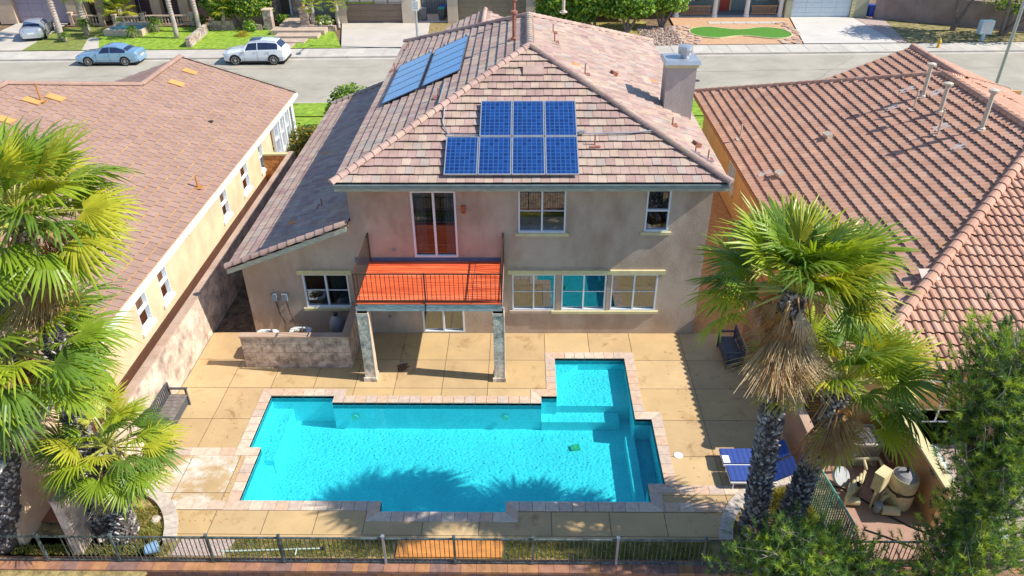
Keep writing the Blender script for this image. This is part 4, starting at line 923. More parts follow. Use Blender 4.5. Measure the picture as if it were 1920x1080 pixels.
def palm(label, base, top, nf, nd, sc=1, r0=.36, seed=1, skirt=1.0, lowcut=-22, aims=(), drop=1.5, bias=(0, 0), open_front=False):
    rr = random.Random(seed); P = thing('palm_tree', label, 'palm tree', base, group='fan palms')
    b, t = V(base), V(top); mid = (b+t)/2+V((rr.uniform(-.1, .1), rr.uniform(-.1, .1), 0)); N = 14
    cur = [(b*(1-k/N)**2+mid*2*(k/N)*(1-k/N)+t*(k/N)**2) for k in range(N+1)]
    rad = [r0*(1.25-.5*(k/N)**.6) if k else r0*1.45 for k in range(N+1)]
    MB().tube(cur, rad, 14).build('trunk', trunkm, P, smooth=True)
    bo = MB(); Ln = (t-b).length; row = 0; h = .05
    while h < Ln:
        f = h/Ln; c = b*(1-f)**2+mid*2*f*(1-f)+t*f*f; rd = r0*(1.25-.5*f**.6)
        for k in range(12):
            a = 2*PI*(k+.5*(row % 2))/12+rr.uniform(-.12, .12); o = V((math.cos(a), math.sin(a), 0)); s = V((-o.y, o.x, 0)); w = rr.uniform(.045, .065); l = rr.uniform(.11, .2); out = rr.uniform(.04, .13)
            p = c+o*rd*.94+V((0, 0, rr.uniform(-.03, .03))); q = p+o*out+V((0, 0, l))+s*rr.uniform(-.05, .05); mi = rr.choices((0, 1, 2, 3), (4, 3, 3, 1.2))[0]
            bo.poly([p-s*w, p+s*w, q+s*w*.45, q-s*w*.45], mi); bo.poly([p-s*w, q-s*w*.45, q-s*w*.3-o*.05, p-o*.1-s*w], mi); bo.poly([p+s*w, p-o*.1+s*w, q+s*w*.3-o*.05, q+s*w*.45], mi); bo.poly([q-s*w*.45, q+s*w*.45, q+s*w*.3-o*.07, q-s*w*.3-o*.07], mi)
        h += .09; row += 1
    bo.build('leaf_bases', bootm, P, kind='stuff')
    def put(name, me, org, az, el, roll, s):
        y = V((math.cos(az)*math.cos(el), math.sin(az)*math.cos(el), math.sin(el))); x = y.cross(V((0, 0, 1)))
        x = x.normalized() if x.length > .05 else V((1, 0, 0)); z = x.cross(y); q = Matrix.Rotation(roll, 3, y); x = q @ x; z = q @ z
        m = Matrix(((x.x*s, y.x*s, z.x*s, org.x), (x.y*s, y.y*s, z.y*s, org.y), (x.z*s, y.z*s, z.z*s, org.z), (0, 0, 0, 1))); link(name, me, P, m)
    for i in range(nf):
        az = i*2.39996+rr.uniform(-.25, .25); f = (i+.5)/nf; el = R(80+(lowcut-80)*f**.75+rr.uniform(-8, 8))
        if open_front and math.sin(az) < -.45 and f > .35: el = R(rr.uniform(30, 65)) if rr.random() < .6 else None
        if el is None: continue
        if bias != (0, 0):
            d = V((math.cos(az)*math.cos(el)+bias[0], math.sin(az)*math.cos(el)+bias[1], math.sin(el))).normalized(); az = math.atan2(d.y, d.x); el = math.asin(d.z)
        put('frond', rr.choice(GF), t+V((0, 0, .15*(1-f))), az, el, rr.uniform(-.5, .5), sc*rr.uniform(.85, 1.12)*(1 if f > .15 else .8))
    for (az, el) in aims: put('frond', rr.choice(GF), t, R(az), R(el), 0, sc*1.1)
    for i in range(nd):
        az = i*2.39996; f = i/max(1, nd); el = R(-30-58*min(1, f*2.4)**.55+rr.uniform(-6, 1)); org = t+V((0, 0, .1))+(b-t).normalized()*(drop+.1)*skirt*f*rr.uniform(.7, 1.1)+V((math.cos(az), math.sin(az), 0))*r0*.5
        put('dead_frond', rr.choice(DF), org, az, el, rr.uniform(-.8, .8), min(1.05, sc)*rr.uniform(.7, 1.05))
    hb = MB()       # pale persistent stalks round the crown
    for i in range(12):
        az = rr.uniform(0, 2*PI); o = V((math.cos(az), math.sin(az), 0)); p = t-V((0, 0, rr.uniform(0, .5))); hb.tube([p, p+o*.3+V((0, 0, -.05)), p+o*.5+V((0, 0, -.5-rr.random()*.5))], [.035, .025, .012], 4, rr.choice((0, 1)))
    hb.build('hanging_stalks', [petd, dfr[0]], P, kind='stuff')
palm('tall fan palm on the right with a long straw skirt, nearest the pool', (6.2, 13.85, -.12), (5.85, 13.85, 7.65), 78, 90, 1.14, .25, 3, 1.0, -22, drop=1.1, bias=(.14, .1), open_front=True)
palm('shorter fan palm on the right leaning out beside the chain link fence', (6.95, 13.7, -.12), (7.55, 13.95, 4.95), 36, 14, 1.08, .25, 9, .9, -26, aims=((-85, -70), (-20, -10), (20, -5), (-40, -25), (0, -35)), drop=.5, bias=(.15, .08), open_front=True)
palm('tallest fan palm at the left edge with a wide crown over the neighbour roof', (-11.5, 13.9, -.12), (-10.75, 14.3, 9.2), 66, 30, 1.27, .24, 5, 1.0, -24, drop=1.3)
palm('fan palm with yellow leaf stalks at the far left corner', (-13.9, 13.3, -.12), (-11.9, 13.9, 5.9), 52, 26, 1.3, .27, 12, 1.0, -40, drop=1.0)
palm('small fan palm on the left beside the curved paver band', (-10.75, 13.6, -.12), (-10.6, 14.0, 2.75), 36, 16, .88, .25, 17, 1.0, -30, aims=((0, 0), (30, 5), (-30, -10)), drop=.7)

# =============== PINES ===============
pmat = [leafmat('pine_bright', (.34, .45, .06), .3, .5, .2, 3), leafmat('pine_mid', (.14, .25, .06), .3, .5, .2, 3), leafmat('pine_dark', (.06, .12, .05), .2, .5, .2, 3), leafmat('pine_dry', (.26, .17, .1), .1, .7, .2, 3)]
barkm = M('pine_bark', (.2, .16, .14), .9, .4, 10, bump=.8, bscale=20)
def pine(label, base, blobs, nt, seed, tw=(.34, .4, .23, .03)):
    rg = np.random.default_rng(seed); P = thing('pine_tree', label, 'pine tree', base); b = V(base)
    zt = max(c[2] for c, r in blobs); cx = sum(c[0] for c, r in blobs)/len(blobs); top = V((cx, blobs[0][0][1], zt+.3))
    N = 8; ax = [b.lerp(top, k/N)+V((.12*math.sin(k*1.3), .1*math.cos(k), 0)) for k in range(N+1)]; ax[0] = b
    MB().tube(ax, [.2*(1-.85*k/N) for k in range(N+1)], 8).build('trunk', barkm, P, smooth=True)
    vol = np.array([r[0]*r[1]*r[2] for c, r in blobs])**.8; cnt = (vol/vol.sum()*nt).astype(int); tips = []; outs = []; br = MB()
    for (c, r), k in zip(blobs, cnt):
        nb = max(5, k//26)
        for _ in range(nb):
            d = rg.normal(size=3); d /= np.linalg.norm(d); d[2] = abs(d[2])*.7-.1; e = np.array(c)+d*np.array(r)*rg.uniform(.75, 1.05)
            s = ax[min(N-1, max(1, int((c[2]-b.z)/(top.z-b.z)*N)-rg.integers(0, 2)))]; s = np.array(s); m = (s+e)/2+rg.normal(size=3)*.15+np.array([0, 0, -.15])
            br.tube([V(s), V(m), V(e)], [.035, .022, .008], 5)
            for j in range(int(k/nb)):
                f = rg.beta(2.2, 1.1)*1.02; q = s*(1-f)**2+m*2*f*(1-f)+e*f*f; sp = rg.normal(size=3)*np.array([.3, .3, .2])*(.5+.5*f); p = q+sp
                if rg.random() < .12: br.tube([V(q), V(p)], [.008, .004], 3, caps=False)
                dd = p-np.array(c); dd = dd/(np.linalg.norm(dd)+.01)*.7+np.array([0, 0, .8])+rg.normal(size=3)*.35; tips.append(p); outs.append(dd/np.linalg.norm(dd))
    br.build('branches', M('pine_branch', (.34, .3, .27), .85, .3, 10), P)
    T = np.array(tips); D = np.array(outs); K = 34; n = len(T)
    dirs = np.repeat(D, K, 0)*.75+rg.normal(size=(n*K, 3))*.55; dirs /= np.linalg.norm(dirs, axis=1)[:, None]
    st = np.repeat(T, K, 0)+np.repeat(D, K, 0)*rg.uniform(-.1, .12, (n*K, 1)); ln = rg.uniform(.09, .17, (n*K, 1))
    side = np.cross(dirs, rg.normal(size=(n*K, 3))); side /= np.linalg.norm(side, axis=1)[:, None]; w = .0075
    v = np.stack([st-side*w, st+side*w, st+dirs*ln], 1).reshape(-1, 3)-np.array(b)
    mi = np.repeat(rg.choice(4, n, p=tw), K); me = np_mesh('needles', v, 3, pmat, mi); link('needles', me, P); P.children[-1]['kind'] = 'stuff'
    setp([o for o in P.children if o.name.startswith('needles')][0], kind='stuff')
pine('large soft-needled pine filling the right edge of the picture', (10.9, 11.9, -1.7), [((9.9, 12.3, 7.3), (.9, .8, .9)), ((9.3, 12.2, 6.3), (.6, .6, .5)), ((10.3, 12.2, 5.8), (1.2, .9, .9)), ((9.8, 12.1, 4.9), (1.0, .9, .8)), ((10.9, 12, 4.2), (1.2, .9, 1.0)), ((10.2, 12, 3.4), (.8, .8, .7)), ((10.8, 11.9, 2.3), (1.2, .9, 1)), ((9.75, 11.7, 1.7), (.75, .8, .9)), ((9.8, 11.7, .5), (.9, .8, .8)), ((10.6, 13.0, 6.4), (1.2, 1.0, .8)), ((10.9, 12.9, 5.0), (1.3, 1.1, .9))], 5400, 4)
pine('smaller green pine behind the rear wall below the right palm trunks', (6.5, 11.4, -1.7), [((6.1, 11.5, 2.3), (.8, .6, .6)), ((5.3, 11.5, 1.7), (.7, .5, .6)), ((7.1, 11.5, 2.1), (.9, .6, .6)), ((6.4, 11.4, 1.2), (1.2, .6, .7)), ((7.9, 11.5, 1.5), (.7, .6, .7))], 2100, 8)

# =============== SHRUBS BY THE HOUSE ===============
lfA = [leafmat('leaf_bright', (.34, .46, .06)), leafmat('leaf_mid', (.17, .29, .045)), leafmat('leaf_dark', (.05, .11, .025))]
lfB = [leafmat('leaf_orange', (.4, .26, .05)), leafmat('leaf_olive', (.2, .22, .04)), lfA[2]]
def shrub(name, label, cat, base, blobs, n, size, mats, w=None, trunk=None, group=None):
    t = thing(name, label, cat, base, group=group); leaf_cloud('crown', t, blobs, n, size, mats, weights=w)
    mb = MB(); b = V(base)
    for (c, r) in blobs[:4]: mb.tube([b, (b+V(c))/2+V((.1, 0, -.1)), V(c)], [trunk or .06, (trunk or .06)*.7, .02], 7)
    mb.build('trunk', barkm, t); return t
shrub('shrub', 'tall bright green shrub rising behind the dark blue wing roof', 'shrub', (-10.2, 44, -.06), [((-10.3, 44, 1.9), (1.3, 1.0, 1.0)), ((-9.5, 43.8, 1.6), (.9, .8, .8)), ((-11.1, 44, 1.3), (.8, .8, .8)), ((-10.2, 44, .9), (1.2, 1, .8))], 3200, .13, lfA)
shrub('shrub', 'orange tinged bush at the end of the left side passage', 'shrub', (-12.6, 40.3, -.06), [((-12.5, 40.3, .9), (.7, .8, .8)), ((-11.9, 40.6, .8), (.6, .7, .7)), ((-12.9, 39.3, .5), (.5, .7, .5))], 2200, .08, lfB)

# =============== CARS ===============
def car(kind, label, loc, rz, paint, glassc=(.02, .03, .07), cat='car'):
    C = thing('parked_car', label, cat, loc, rz)
    suv = kind == 'suv'
    # stations: x, half width, sill z, belt z, top z, top half width    (front at -x)
    if suv: S = [(-2.42, .62, .42, .72, .80, .55), (-2.36, .84, .3, .78, .92, .7), (-2.0, .94, .26, .88, 1.02, .76), (-1.3, .97, .25, .98, 1.1, .78), (-.95, .97, .25, 1.04, 1.14, .78), (-.35, .97, .25, 1.08, 1.66, .66), (.3, .97, .25, 1.1, 1.74, .67), (1.1, .97, .25, 1.12, 1.73, .66), (1.75, .96, .25, 1.13, 1.66, .63), (2.2, .92, .3, 1.12, 1.2, .7), (2.38, .84, .4, 1.0, 1.08, .66), (2.44, .7, .5, .8, .85, .6)]; wb_, wr_ = 1.48, .38
    else: S = [(-2.45, .58, .35, .52, .6, .5), (-2.36, .82, .25, .62, .72, .66), (-1.95, .9, .22, .74, .86, .72), (-1.3, .93, .2, .84, .93, .76), (-.85, .93, .2, .9, .98, .76), (-.15, .93, .2, .93, 1.38, .6), (.35, .93, .2, .94, 1.44, .61), (.9, .93, .2, .95, 1.4, .6), (1.35, .93, .2, .96, 1.24, .6), (1.75, .92, .22, .97, 1.06, .7), (2.25, .88, .27, .96, 1.05, .7), (2.42, .8, .35, .84, .9, .66), (2.47, .66, .45, .65, .7, .6)]; wb_, wr_ = 1.42, .34
    def row(s):
        x, w, zs, zb, zt, wt = s; zm = (zs+zb)/2
        half = [(w*.9, zs), (w, zm-.08), (w*.995, zm+.12), (w*.965, zb), (wt, zt), (wt*.55, zt+.035)]
        return [V((x, -y, z)) for y, z in half]+[V((x, y, z)) for y, z in reversed(half)]
    rows = [row(s) for s in S]; mb = MB()
    for a, b in zip(rows, rows[1:]):
        for k in range(11): mb.poly([a[k], b[k], b[k+1], a[k+1]])
        mb.poly([a[11], b[11], b[0], a[0]])
    mb.poly(list(reversed(rows[0]))); mb.poly(rows[-1])
    body = mb.build('body', paint, C, world=False); smooth_angle(body, 38)
    gm_ = M('car_glass', glassc, .06, 0, spec=.8); trimm = black_metal
    cab = range(5, 8) if suv else range(5, 8)
    i0, i1 = 4, (8 if suv else 8)
    def lerp_row(i, k, t): return rows[i][k]*(1-t)+rows[i+1][k]*t
    for side in (0, 1):
        kb, kt = (3, 4) if side == 0 else (8, 7); off = V((0, -.006 if side == 0 else .006, .002))
        segs = [(4, .55, 6, 0, 'side_window'), (6, .08, 8, .3 if suv else .5, 'side_window')]
        for (ia, ta, ib, tb, nm) in segs:
            ptsb = [lerp_row(ia, kb, ta)]+[rows[i][kb] for i in range(ia+1, ib+1)]+([lerp_row(ib, kb, tb)] if tb else [])
            ptst = [lerp_row(ia, kt, ta)]+[rows[i][kt] for i in range(ia+1, ib+1)]+([lerp_row(ib, kt, tb)] if tb else [])
            lo = [b.lerp(t, .08)+off for b, t in zip(ptsb, ptst)]; hi = [b.lerp(t, .86)+off for b, t in zip(ptsb, ptst)]
            w = MB()
            for j in range(len(lo)-1): w.poly([lo[j], lo[j+1], hi[j+1], hi[j]])
            w.build(nm, gm_, C, world=False)
    def screen(ia, ib, nm):
        w = MB(); A, B = rows[ia], rows[ib]
        for k in range(4, 7):
            a0, a1 = A[k].lerp(B[k], .1), A[k+1].lerp(B[k+1], .1); b0, b1 = A[k].lerp(B[k], .9), A[k+1].lerp(B[k+1], .9)
            n_ = (b0-a0).cross(a1-a0).normalized()*.008; n_ = n_ if n_.z > 0 else -n_
            w.poly([a0+n_, a1+n_, b1+n_, b0+n_])
        w.build(nm, gm_, C, world=False)
    screen(4, 5, 'windscreen')
    if suv: screen(9, 8, 'rear_window')
    else: screen(9, 8, 'rear_window')
    if suv:
        for k in (4, 7):
            pts = [rows[i][k]+V((0, 0, .05)) for i in (5, 6, 7, 8)]; MB().tube(pts, .018, 5).build('roof_rail', galv, C, world=False)
        MB().box(-.3, .5, -.4, .4, 1.745, 1.785).build('sunroof', gm_, C, world=False)
    tyre = M('tyre_rubber', (.02, .02, .02), .8, 0); rim = M('alloy_rim', (.55, .55, .57), .3, .05, metal=.8)
    for sx in (-wb_, wb_):
        for s in (-1, 1):
            y = s*(S[4][1]-.1); w = MB().tube([(sx, y-.11*s, wr_), (sx, y+.115*s, wr_)], wr_, 22).build('wheel', tyre, C, world=False)
            yy = y+.118*s; r_ = MB(); r_.tube([(sx, yy-.01*s, wr_), (sx, yy+.003*s, wr_)], wr_*.28, 10)
            for k in range(9):
                a = 2*PI*k/9; r_.bar((sx, yy, wr_), (sx+math.cos(a)*wr_*.7, yy, wr_+math.sin(a)*wr_*.7), .035, .015)
            N = 22
            for k in range(N):
                a, b = 2*PI*k/N, 2*PI*(k+1)/N; r_.bar((sx+math.cos(a)*wr_*.72, yy, wr_+math.sin(a)*wr_*.72), (sx+math.cos(b)*wr_*.72, yy, wr_+math.sin(b)*wr_*.72), .03, .02)
            o = r_.build('rim', rim, w, world=False); smooth_angle(w, 40)
            ar = MB()        # dark wheel arch ring
            for k in range(12):
                a, b = PI*(k-.6)/11*1.0, PI*(k+.6)/11; a = max(-.15, a); rr_o = wr_+.07
                y2 = s*(S[4][1]+.004); f = lambda g_, rd: V((sx+math.cos(g_)*rd, y2, wr_+math.sin(g_)*rd))
                ar.poly([f(a, wr_-.02), f(b, wr_-.02), f(b, rr_o), f(a, rr_o)])
            ar.build('wheel_arch', trimm, C, world=False)
    for s in (-1, 1):
        MB().hexa([V(q)+V((0, 0, 0)) for q in ((S[-2][0]-.18, s*.92*S[-3][1], .78 if not suv else .86), (S[-2][0]+.03, s*.52, .76 if not suv else .86), (S[-2][0]+.05, s*.5, .78), (S[-2][0]-.16, s*.97*S[-3][1], .8), (S[-2][0]-.2, s*.94*S[-3][1], .95 if not suv else 1.02), (S[-2][0]+.0, s*.52, .9 if not suv else .98), (S[-2][0]+.02, s*.5, .9 if not suv else .98), (S[-2][0]-.18, s*.97*S[-3][1], .95 if not suv else 1.02))]).build('tail_lamp', M('tail_lamp_red', (.5, .02, .02), .25, 0), C, world=False)
        MB().ob((S[1][0]+.06, s*S[1][1]*.88, .64 if not suv else .78), (.24, .26, .12), (0, 0, s*-.5)).build('headlight', M('headlamp', (.25, .3, .35), .15, 0), C, world=False)
        MB().ob((S[4][0]+.28, s*(S[4][1]+.1), S[4][3]+.1), (.14, .2, .13)).build('mirror', paint, C, world=False)
        for x in (.0, .95): MB().box(x, x+.17, s*(S[5][1]+.003)-.012, s*(S[5][1]+.003)+.012, S[5][3]-.13, S[5][3]-.1).build('door_handle', galv, C, world=False)
        seam = MB()
        for x in (-.75, .28, 1.15): seam.box(x, x+.012, s*(S[5][1]-.002)-.004, s*(S[5][1]-.002)+.006, .3, S[5][3]-.02)
        seam.box(-1.0, 1.0, s*(S[5][1]-.03)-.01, s*(S[5][1]-.03)+.02, S[5][2]-.03, S[5][2]+.05).build('door_seam', trimm, C, world=False)
    MB().box(S[-1][0]-.02, S[-1][0]+.012, -.26, .26, .62 if not suv else .66, .74 if not suv else .78).build('number_plate', white, C, world=False)
    MB().box(S[-1][0]-.06, S[-1][0]+.02, -.7, .7, .3, .42).build('bumper_trim', trimm if suv else paint, C, world=False)
    MB().box(-2.3, 2.3, -.8, .8, .16, .3).build('underbody', dark, C, world=False)
    return C
silverblue = M('silver_blue_paint', (.3, .5, .68), .25, .04, metal=.5, coat=1); whitep = M('white_car_paint', (.75, .78, .82), .25, .02, coat=1); silver = M('silver_paint', (.5, .54, .58), .28, .04, metal=.5, coat=1)
car('sedan', 'silver blue sedan parked along the far kerb behind the pinkish roof', (-32.2, 59.2, -.09), R(.5), silverblue)
car('suv', 'white sport utility car parked along the far kerb', (-20.75, 59.35, -.09), R(.8), whitep)
c3 = car('sedan', 'dusty silver sedan on the driveway before the lavender garage', (-42.6, 67.6, 0.01), R(-72), silver)

# =============== ACROSS THE STREET ===============
yk = lambda x: sy(x)+2.66
def flat(name, pts, mat, z=.03, kind='structure', **kw): return MB().poly([(x, y, z) for x, y in pts]).build(name, mat, None, kind=kind, **kw)
flat('front_lawn', [(-40.5, yk(-40)), (-20.9, yk(-21)), (-20.9, 70.3), (-40.5, 70.3)], lawn, .02)
flat('dry_lawn', [(-41.2, yk(-41)), (-36.3, yk(-36)), (-37.5, 70.2), (-42.2, 70.2)], lawn_yel, .03)
flat('front_lawn', [(-19.3, yk(-19)), (-15.0, yk(-15)), (-16.7, 68.4), (-19.6, 68.4)], lawn, .03)
flat('driveway', [(-46.5, yk(-46)), (-41.2, yk(-41)), (-42.2, 72.1), (-47, 72.1)], driveway, .035)
flat('driveway', [(-15.0, yk(-15)), (-8.0, yk(-8)), (-8.6, 71.6), (-16.7, 71.6)], driveway, .035)
flat('driveway', [(-5.9, yk(-6)), (1.2, yk(1)), (.6, 71.5), (-6.1, 71.5)], driveway, .035)
flat('driveway', [(23.1, yk(23)), (30.8, yk(30)), (30.4, 73.1), (24.7, 73.1)], M('pale_driveway', (.6, .55, .48), .9, .08, .5, detail=8), .035)
flat('front_yard_sand', [(13.2, yk(13)), (23.0, yk(23)), (24.6, 73.2), (13.6, 73.2)], M('tan_sand', (.55, .33, .18), .95, .15, 3), .02)
flat('gravel_bed', [(9.8, yk(10)), (13.2, yk(13)), (13.6, 70), (11.3, 70)], gravel_m, .025)
flat('front_yard_dirt', [(1.2, yk(1)), (9.8, yk(10)), (11.3, 72), (.6, 72)], M('leafy_dirt', (.35, .2, .08), .95, .4, 2, c2=(.3, .28, .06)), .02)
flat('planting_bed', [(-8.0, yk(-8)), (-5.9, yk(-6)), (-6.1, 71.5), (-8.6, 71.5)], M('dry_bed', (.25, .16, .07), .95, .4, 3, c2=(.3, .22, .08)), .03)
flat('verge_grass', [(31.6, yk(32)), (50, yk(50)), (50, 67.5), (43, 67.3), (33, 72.3)], lawn_dark, .02)
flat('gravel_bed', [(30.8, yk(31)), (31.6, yk(32)), (33, 72.3), (30.5, 73)], gravel_m, .025)
flat('side_passage', [(-9.8, 71.6), (-6.9, 71.6), (-6.9, 90), (-9.8, 90)], driveway, .02)
# front walks
wk = struct('front_walk', MB().poly([(-36.3, yk(-36), .032), (-34.9, yk(-35), .032), (-36.8, 66.5, .032), (-37.7, 66.5, .032)]), driveway)
stp = M('step_stone', (.5, .38, .28), .9, .15, 2)
fs = struct('front_steps', MB().box(-20.7, -19.1, 62.9, 64.3, 0, .06), stp)
for k, (a, b, c, d) in enumerate([(-20.7, -18.4, 64.4, 65.7), (-21.3, -17.6, 65.8, 67.1), (-22.0, -17.3, 67.2, 68.6), (-21.6, -18.6, 68.7, 72.8)]): MB().box(a, b, c, d, 0, .12+.14*k).build('step', stp, fs)
def pebble_stones(name, rects, n, r0, r1, mat, label):
    rr = random.Random(5); T = thing(name, label, 'stepping stones', (rects[0][0], rects[0][2], .03)); mats = mat if isinstance(mat, list) else [mat]; pts = []
    for (x0, x1, y0, y1) in rects:
        tries = 0; c = 0
        while c < n and tries < 900:
            tries += 1; x, y, r = rr.uniform(x0, x1), rr.uniform(y0, y1), rr.uniform(r0, r1)
            if x < 23 and x > 14.4 and abs(x-18.7)-r < 4.3 and abs(y-67.3+.05*(x-18.7))-r < tw2(x-18.7)+.1: continue
            if any(math.hypot(x-a, y-b) < (r+c_)*.93 for a, b, c_ in pts): continue
            pts.append((x, y, r)); c += 1; k = rr.choice((5, 6, 7)); ph = rr.random()*6
            MB().prism([(x+r*rr.uniform(.85, 1.1)*math.cos(ph+2*PI*i/k), y+r*rr.uniform(.85, 1.1)*math.sin(ph+2*PI*i/k)) for i in range(k)], .02, .09).build('flat_stone', rr.choice(mats), T)
def tw2(x): q_ = min(1, abs(x)/2.6); q_ = q_*q_*(3-2*q_); return (1.05+.95*q_)*math.sqrt(max(0, 1-abs(x/4.3)**5))
sst = [M('flag_stone_%d' % i, c, .9, .15, 3) for i, c in enumerate([(.5, .33, .25), (.56, .4, .3), (.44, .29, .22)])]
pebble_stones('stone_border', [(13.2, 14.9, 63.9, 67.2), (13.8, 15, 67.2, 70)], 30, .22, .4, sst, 'flat tan flagstones at the left end of the artificial turf')
pebble_stones('stone_border', [(21.4, 23.0, 63.8, 68.8), (22.9, 23.6, 66.5, 71)], 34, .22, .4, sst, 'flat pinkish flagstones between the turf and the white garage drive')
rocks = MB(); rr = random.Random(3)
for _ in range(900):
    x, y = rr.uniform(9.9, 13.3), rr.uniform(63.3, 69.5); r = rr.uniform(.06, .13); rocks.tube([(x, y, 0), (x, y, r), (x, y, r*1.4)], [r, r*.9, r*.3], 5, rr.randrange(3), caps=False)
rocks.build('river_rocks', [M('rock_%d' % i, c, .85, .2, 5) for i, c in enumerate([(.42, .28, .2), (.5, .4, .32), (.3, .2, .16)])], None, kind='stuff')
tp = []
def tw2(x): q_ = min(1, abs(x)/2.6); q_ = q_*q_*(3-2*q_); return (1.05+.95*q_)*math.sqrt(max(0, 1-abs(x/4.3)**5))
for k in range(24): x = 4.3*math.cos(PI*k/24); tp.append((18.7+x, 67.3-.05*x+tw2(x)))
for k in range(24): x = -4.3*math.cos(PI*k/24); tp.append((18.7+x, 67.3-.05*x-tw2(x)))
TF = thing('artificial_turf', 'bright green dumbbell shaped artificial turf with stone edging', 'lawn patch', (18.6, 67.2, .03))
MB().prism(tp, .03, .09).build('turf_pile', turf, TF); c_ = MB()
for k in range(48): c_.bar((*tp[k], .05), (*tp[(k+1) % 48], .05), .1, .12)
c_.build('edging', cream_trim, TF)
for k in range(6): MB().box(16.7+k*1.15, 17.8+k*1.15, 70.6, 71.4, .02, .05).build('walk_slab', driveway, None, kind='structure')
# ---- house fronts
def far_house(label, loc): return thing('house', label, 'house', loc)
def garage_door(house, x0, x1, y, h, mat, rows=4, glassrow=False):
    o = MB().box(x0, x1, y+.08, y+.14, 0, h).build('garage_door', mat, house); hh = h/rows
    for r in range(rows):
        for k in range(4):
            w = (x1-x0)/4; g_ = glassrow and r == rows-1
            MB().box(x0+w*k+(.08 if g_ else .012), x0+w*(k+1)-(.08 if g_ else .012), y+.05, y+.078, r*hh+(.08 if g_ else .012), (r+1)*hh-(.08 if g_ else .012)).build('window_panel' if g_ else 'door_panel', glass_dark if g_ else mat, o)
roofm = tm[0]
# far left: lavender garage and arcade
A_ = far_house('beige house with lavender garage door and arcade at top left', (-40, 76, 0))
lav = M('lavender_garage_paint', (.36, .3, .36), .6, .05); beige = stucco('beige_far_stucco', (.62, .46, .32), .2)
garage_door(A_, -46.8, -41.9, 72.1, 2.3, lav)
MB().box(-41.89, -40.2, 71.7, 72.6, 0, 3.2).box(-48.4, -46.81, 71.7, 72.6, 0, 3.2).box(-46.81, -41.89, 72.0, 72.6, 2.31, 3.2).box(-48.4, -28.4, 74.2, 80, 0, 3.2).build('wall', beige, A_)
MB().box(-48.6, -28.2, 71.5, 80.2, 3.2, 3.5).build('roof', roofm, A_)
for k in range(5): MB().box(-39.7+k*2.6, -38.8+k*2.6, 72.6, 73.3, 0, 3.2).build('arcade_pillar', beige, A_)
MB().box(-39, -28.8, 74.1, 74.19, 0, 3).build('porch_shade_wall', M('shaded_porch_wall', (.16, .1, .11), .9, .2), A_)  # dark sheet before the beige wall, painting the shade inside the arcade
for x in (-37.3, -34.7, -32.1): window(A_, (x, 74.08, .4), X_, -Y_, 1.1, 2, div=None, grid=False, room=False)
MB().box(-53, -48.41, 72.4, 80, 0, 3.2).build('wall', M('grey_far_wall', (.3, .3, .32), .9, .15), A_)
# balustrade
Bl = thing('balustrade', 'pale stone balustrade before the arcade at top left', 'balustrade', (-36, 70.8, 0))
bs = M('cast_stone', (.62, .46, .34), .85, .12)
bprof = [(.07, 0), (.07, .06), (.04, .12), (.08, .3), (.075, .36), (.035, .52), (.06, .62)]
bme_ = MB().lathe((0, 0, 0), bprof, 8).mesh('baluster', bs, True)
for (x0, y0, x1, y1) in ((-41.4, 71.2, -38.5, 71.0), (-37.0, 70.4, -34.6, 70.9), (-34.6, 70.95, -30.2, 71.0)):
    d = V((x1-x0, y1-y0, 0)); n_ = int(d.length/.27); ang = math.atan2(d.y, d.x)
    MB().bar((x0, y0, .86), (x1, y1, .86), .2, .1).bar((x0, y0, .14), (x1, y1, .14), .2, .1).build('rail', bs, Bl)
    for k in range(1, n_): link('baluster', bme_, Bl, Matrix.Translation((x0+d.x*k/n_, y0+d.y*k/n_, .19)))
    for (px, py) in ((x0, y0), (x1, y1)): MB().box(px-.16, px+.16, py-.16, py+.16, 0, 1.05).box(px-.21, px+.21, py-.21, py+.21, 1.05, 1.14).build('pedestal', bs, Bl)
fo = thing('garden_pond', 'low white walled pond with teal water on the front lawn', 'pond', (-35, 68, 0))
MB().box(-36.6, -33.2, 67.1, 67.3, 0, .5).box(-36.6, -36.4, 67.31, 69.2, 0, .5).box(-33.4, -33.2, 67.31, 69.2, 0, .5).box(-36.6, -33.2, 69.21, 69.4, 0, .7).build('pond_wall', bs, fo)
MB().box(-36.39, -33.41, 67.31, 69.2, .3, .42).build('water', M('teal_pond', (.03, .3, .36), .1, .1), fo)
# low stone walls and pillars
sm_ = [M('field_stone_%d' % i, c, .9, .25, 5, bump=.5, bscale=15) for i, c in enumerate([(.4, .3, .25), (.5, .42, .36), (.3, .23, .2), (.46, .34, .26)])]
def stone_wall(label, pts, h, th=.35, name='stone_wall'):
    T = thing(name, label, 'wall', (*pts[0], 0)); rr = random.Random(len(label))
    for (a, b) in zip(pts, pts[1:]):
        d = V((b[0]-a[0], b[1]-a[1], 0)); L = d.length; d.normalize(); s = 0
        while s < L:
            w = rr.uniform(.3, .5); e_ = min(L, s+w); c = V((*a, 0))+d*((s+e_)/2); z = 0
            while z < h-.05:
                hh = min(h-z, rr.uniform(.18, .26)); MB().ob((c.x, c.y, z+hh/2), (e_-s-.02, th*rr.uniform(.9, 1.05), hh-.015), (0, 0, math.atan2(d.y, d.x))).build('stone', rr.choice(sm_), T); z += hh
            s = e_
    return T
stone_wall('stepping low stone wall running from the pavement up the lawn', [(-27.7, 63.2), (-28.0, 68.2)], .75)
stone_wall('curved low stone wall under the big feathery tree', [(-28.0, 69.2), (-25.8, 69.2)], .8)
stone_wall('low stone planter wall just left of the brick pillars', [(-25.0, 69.0), (-23.3, 69.2)], .5)
stone_wall('long low planter wall right of the brick pillars', [(-19.0, 68.7), (-16.6, 68.7)], .5)
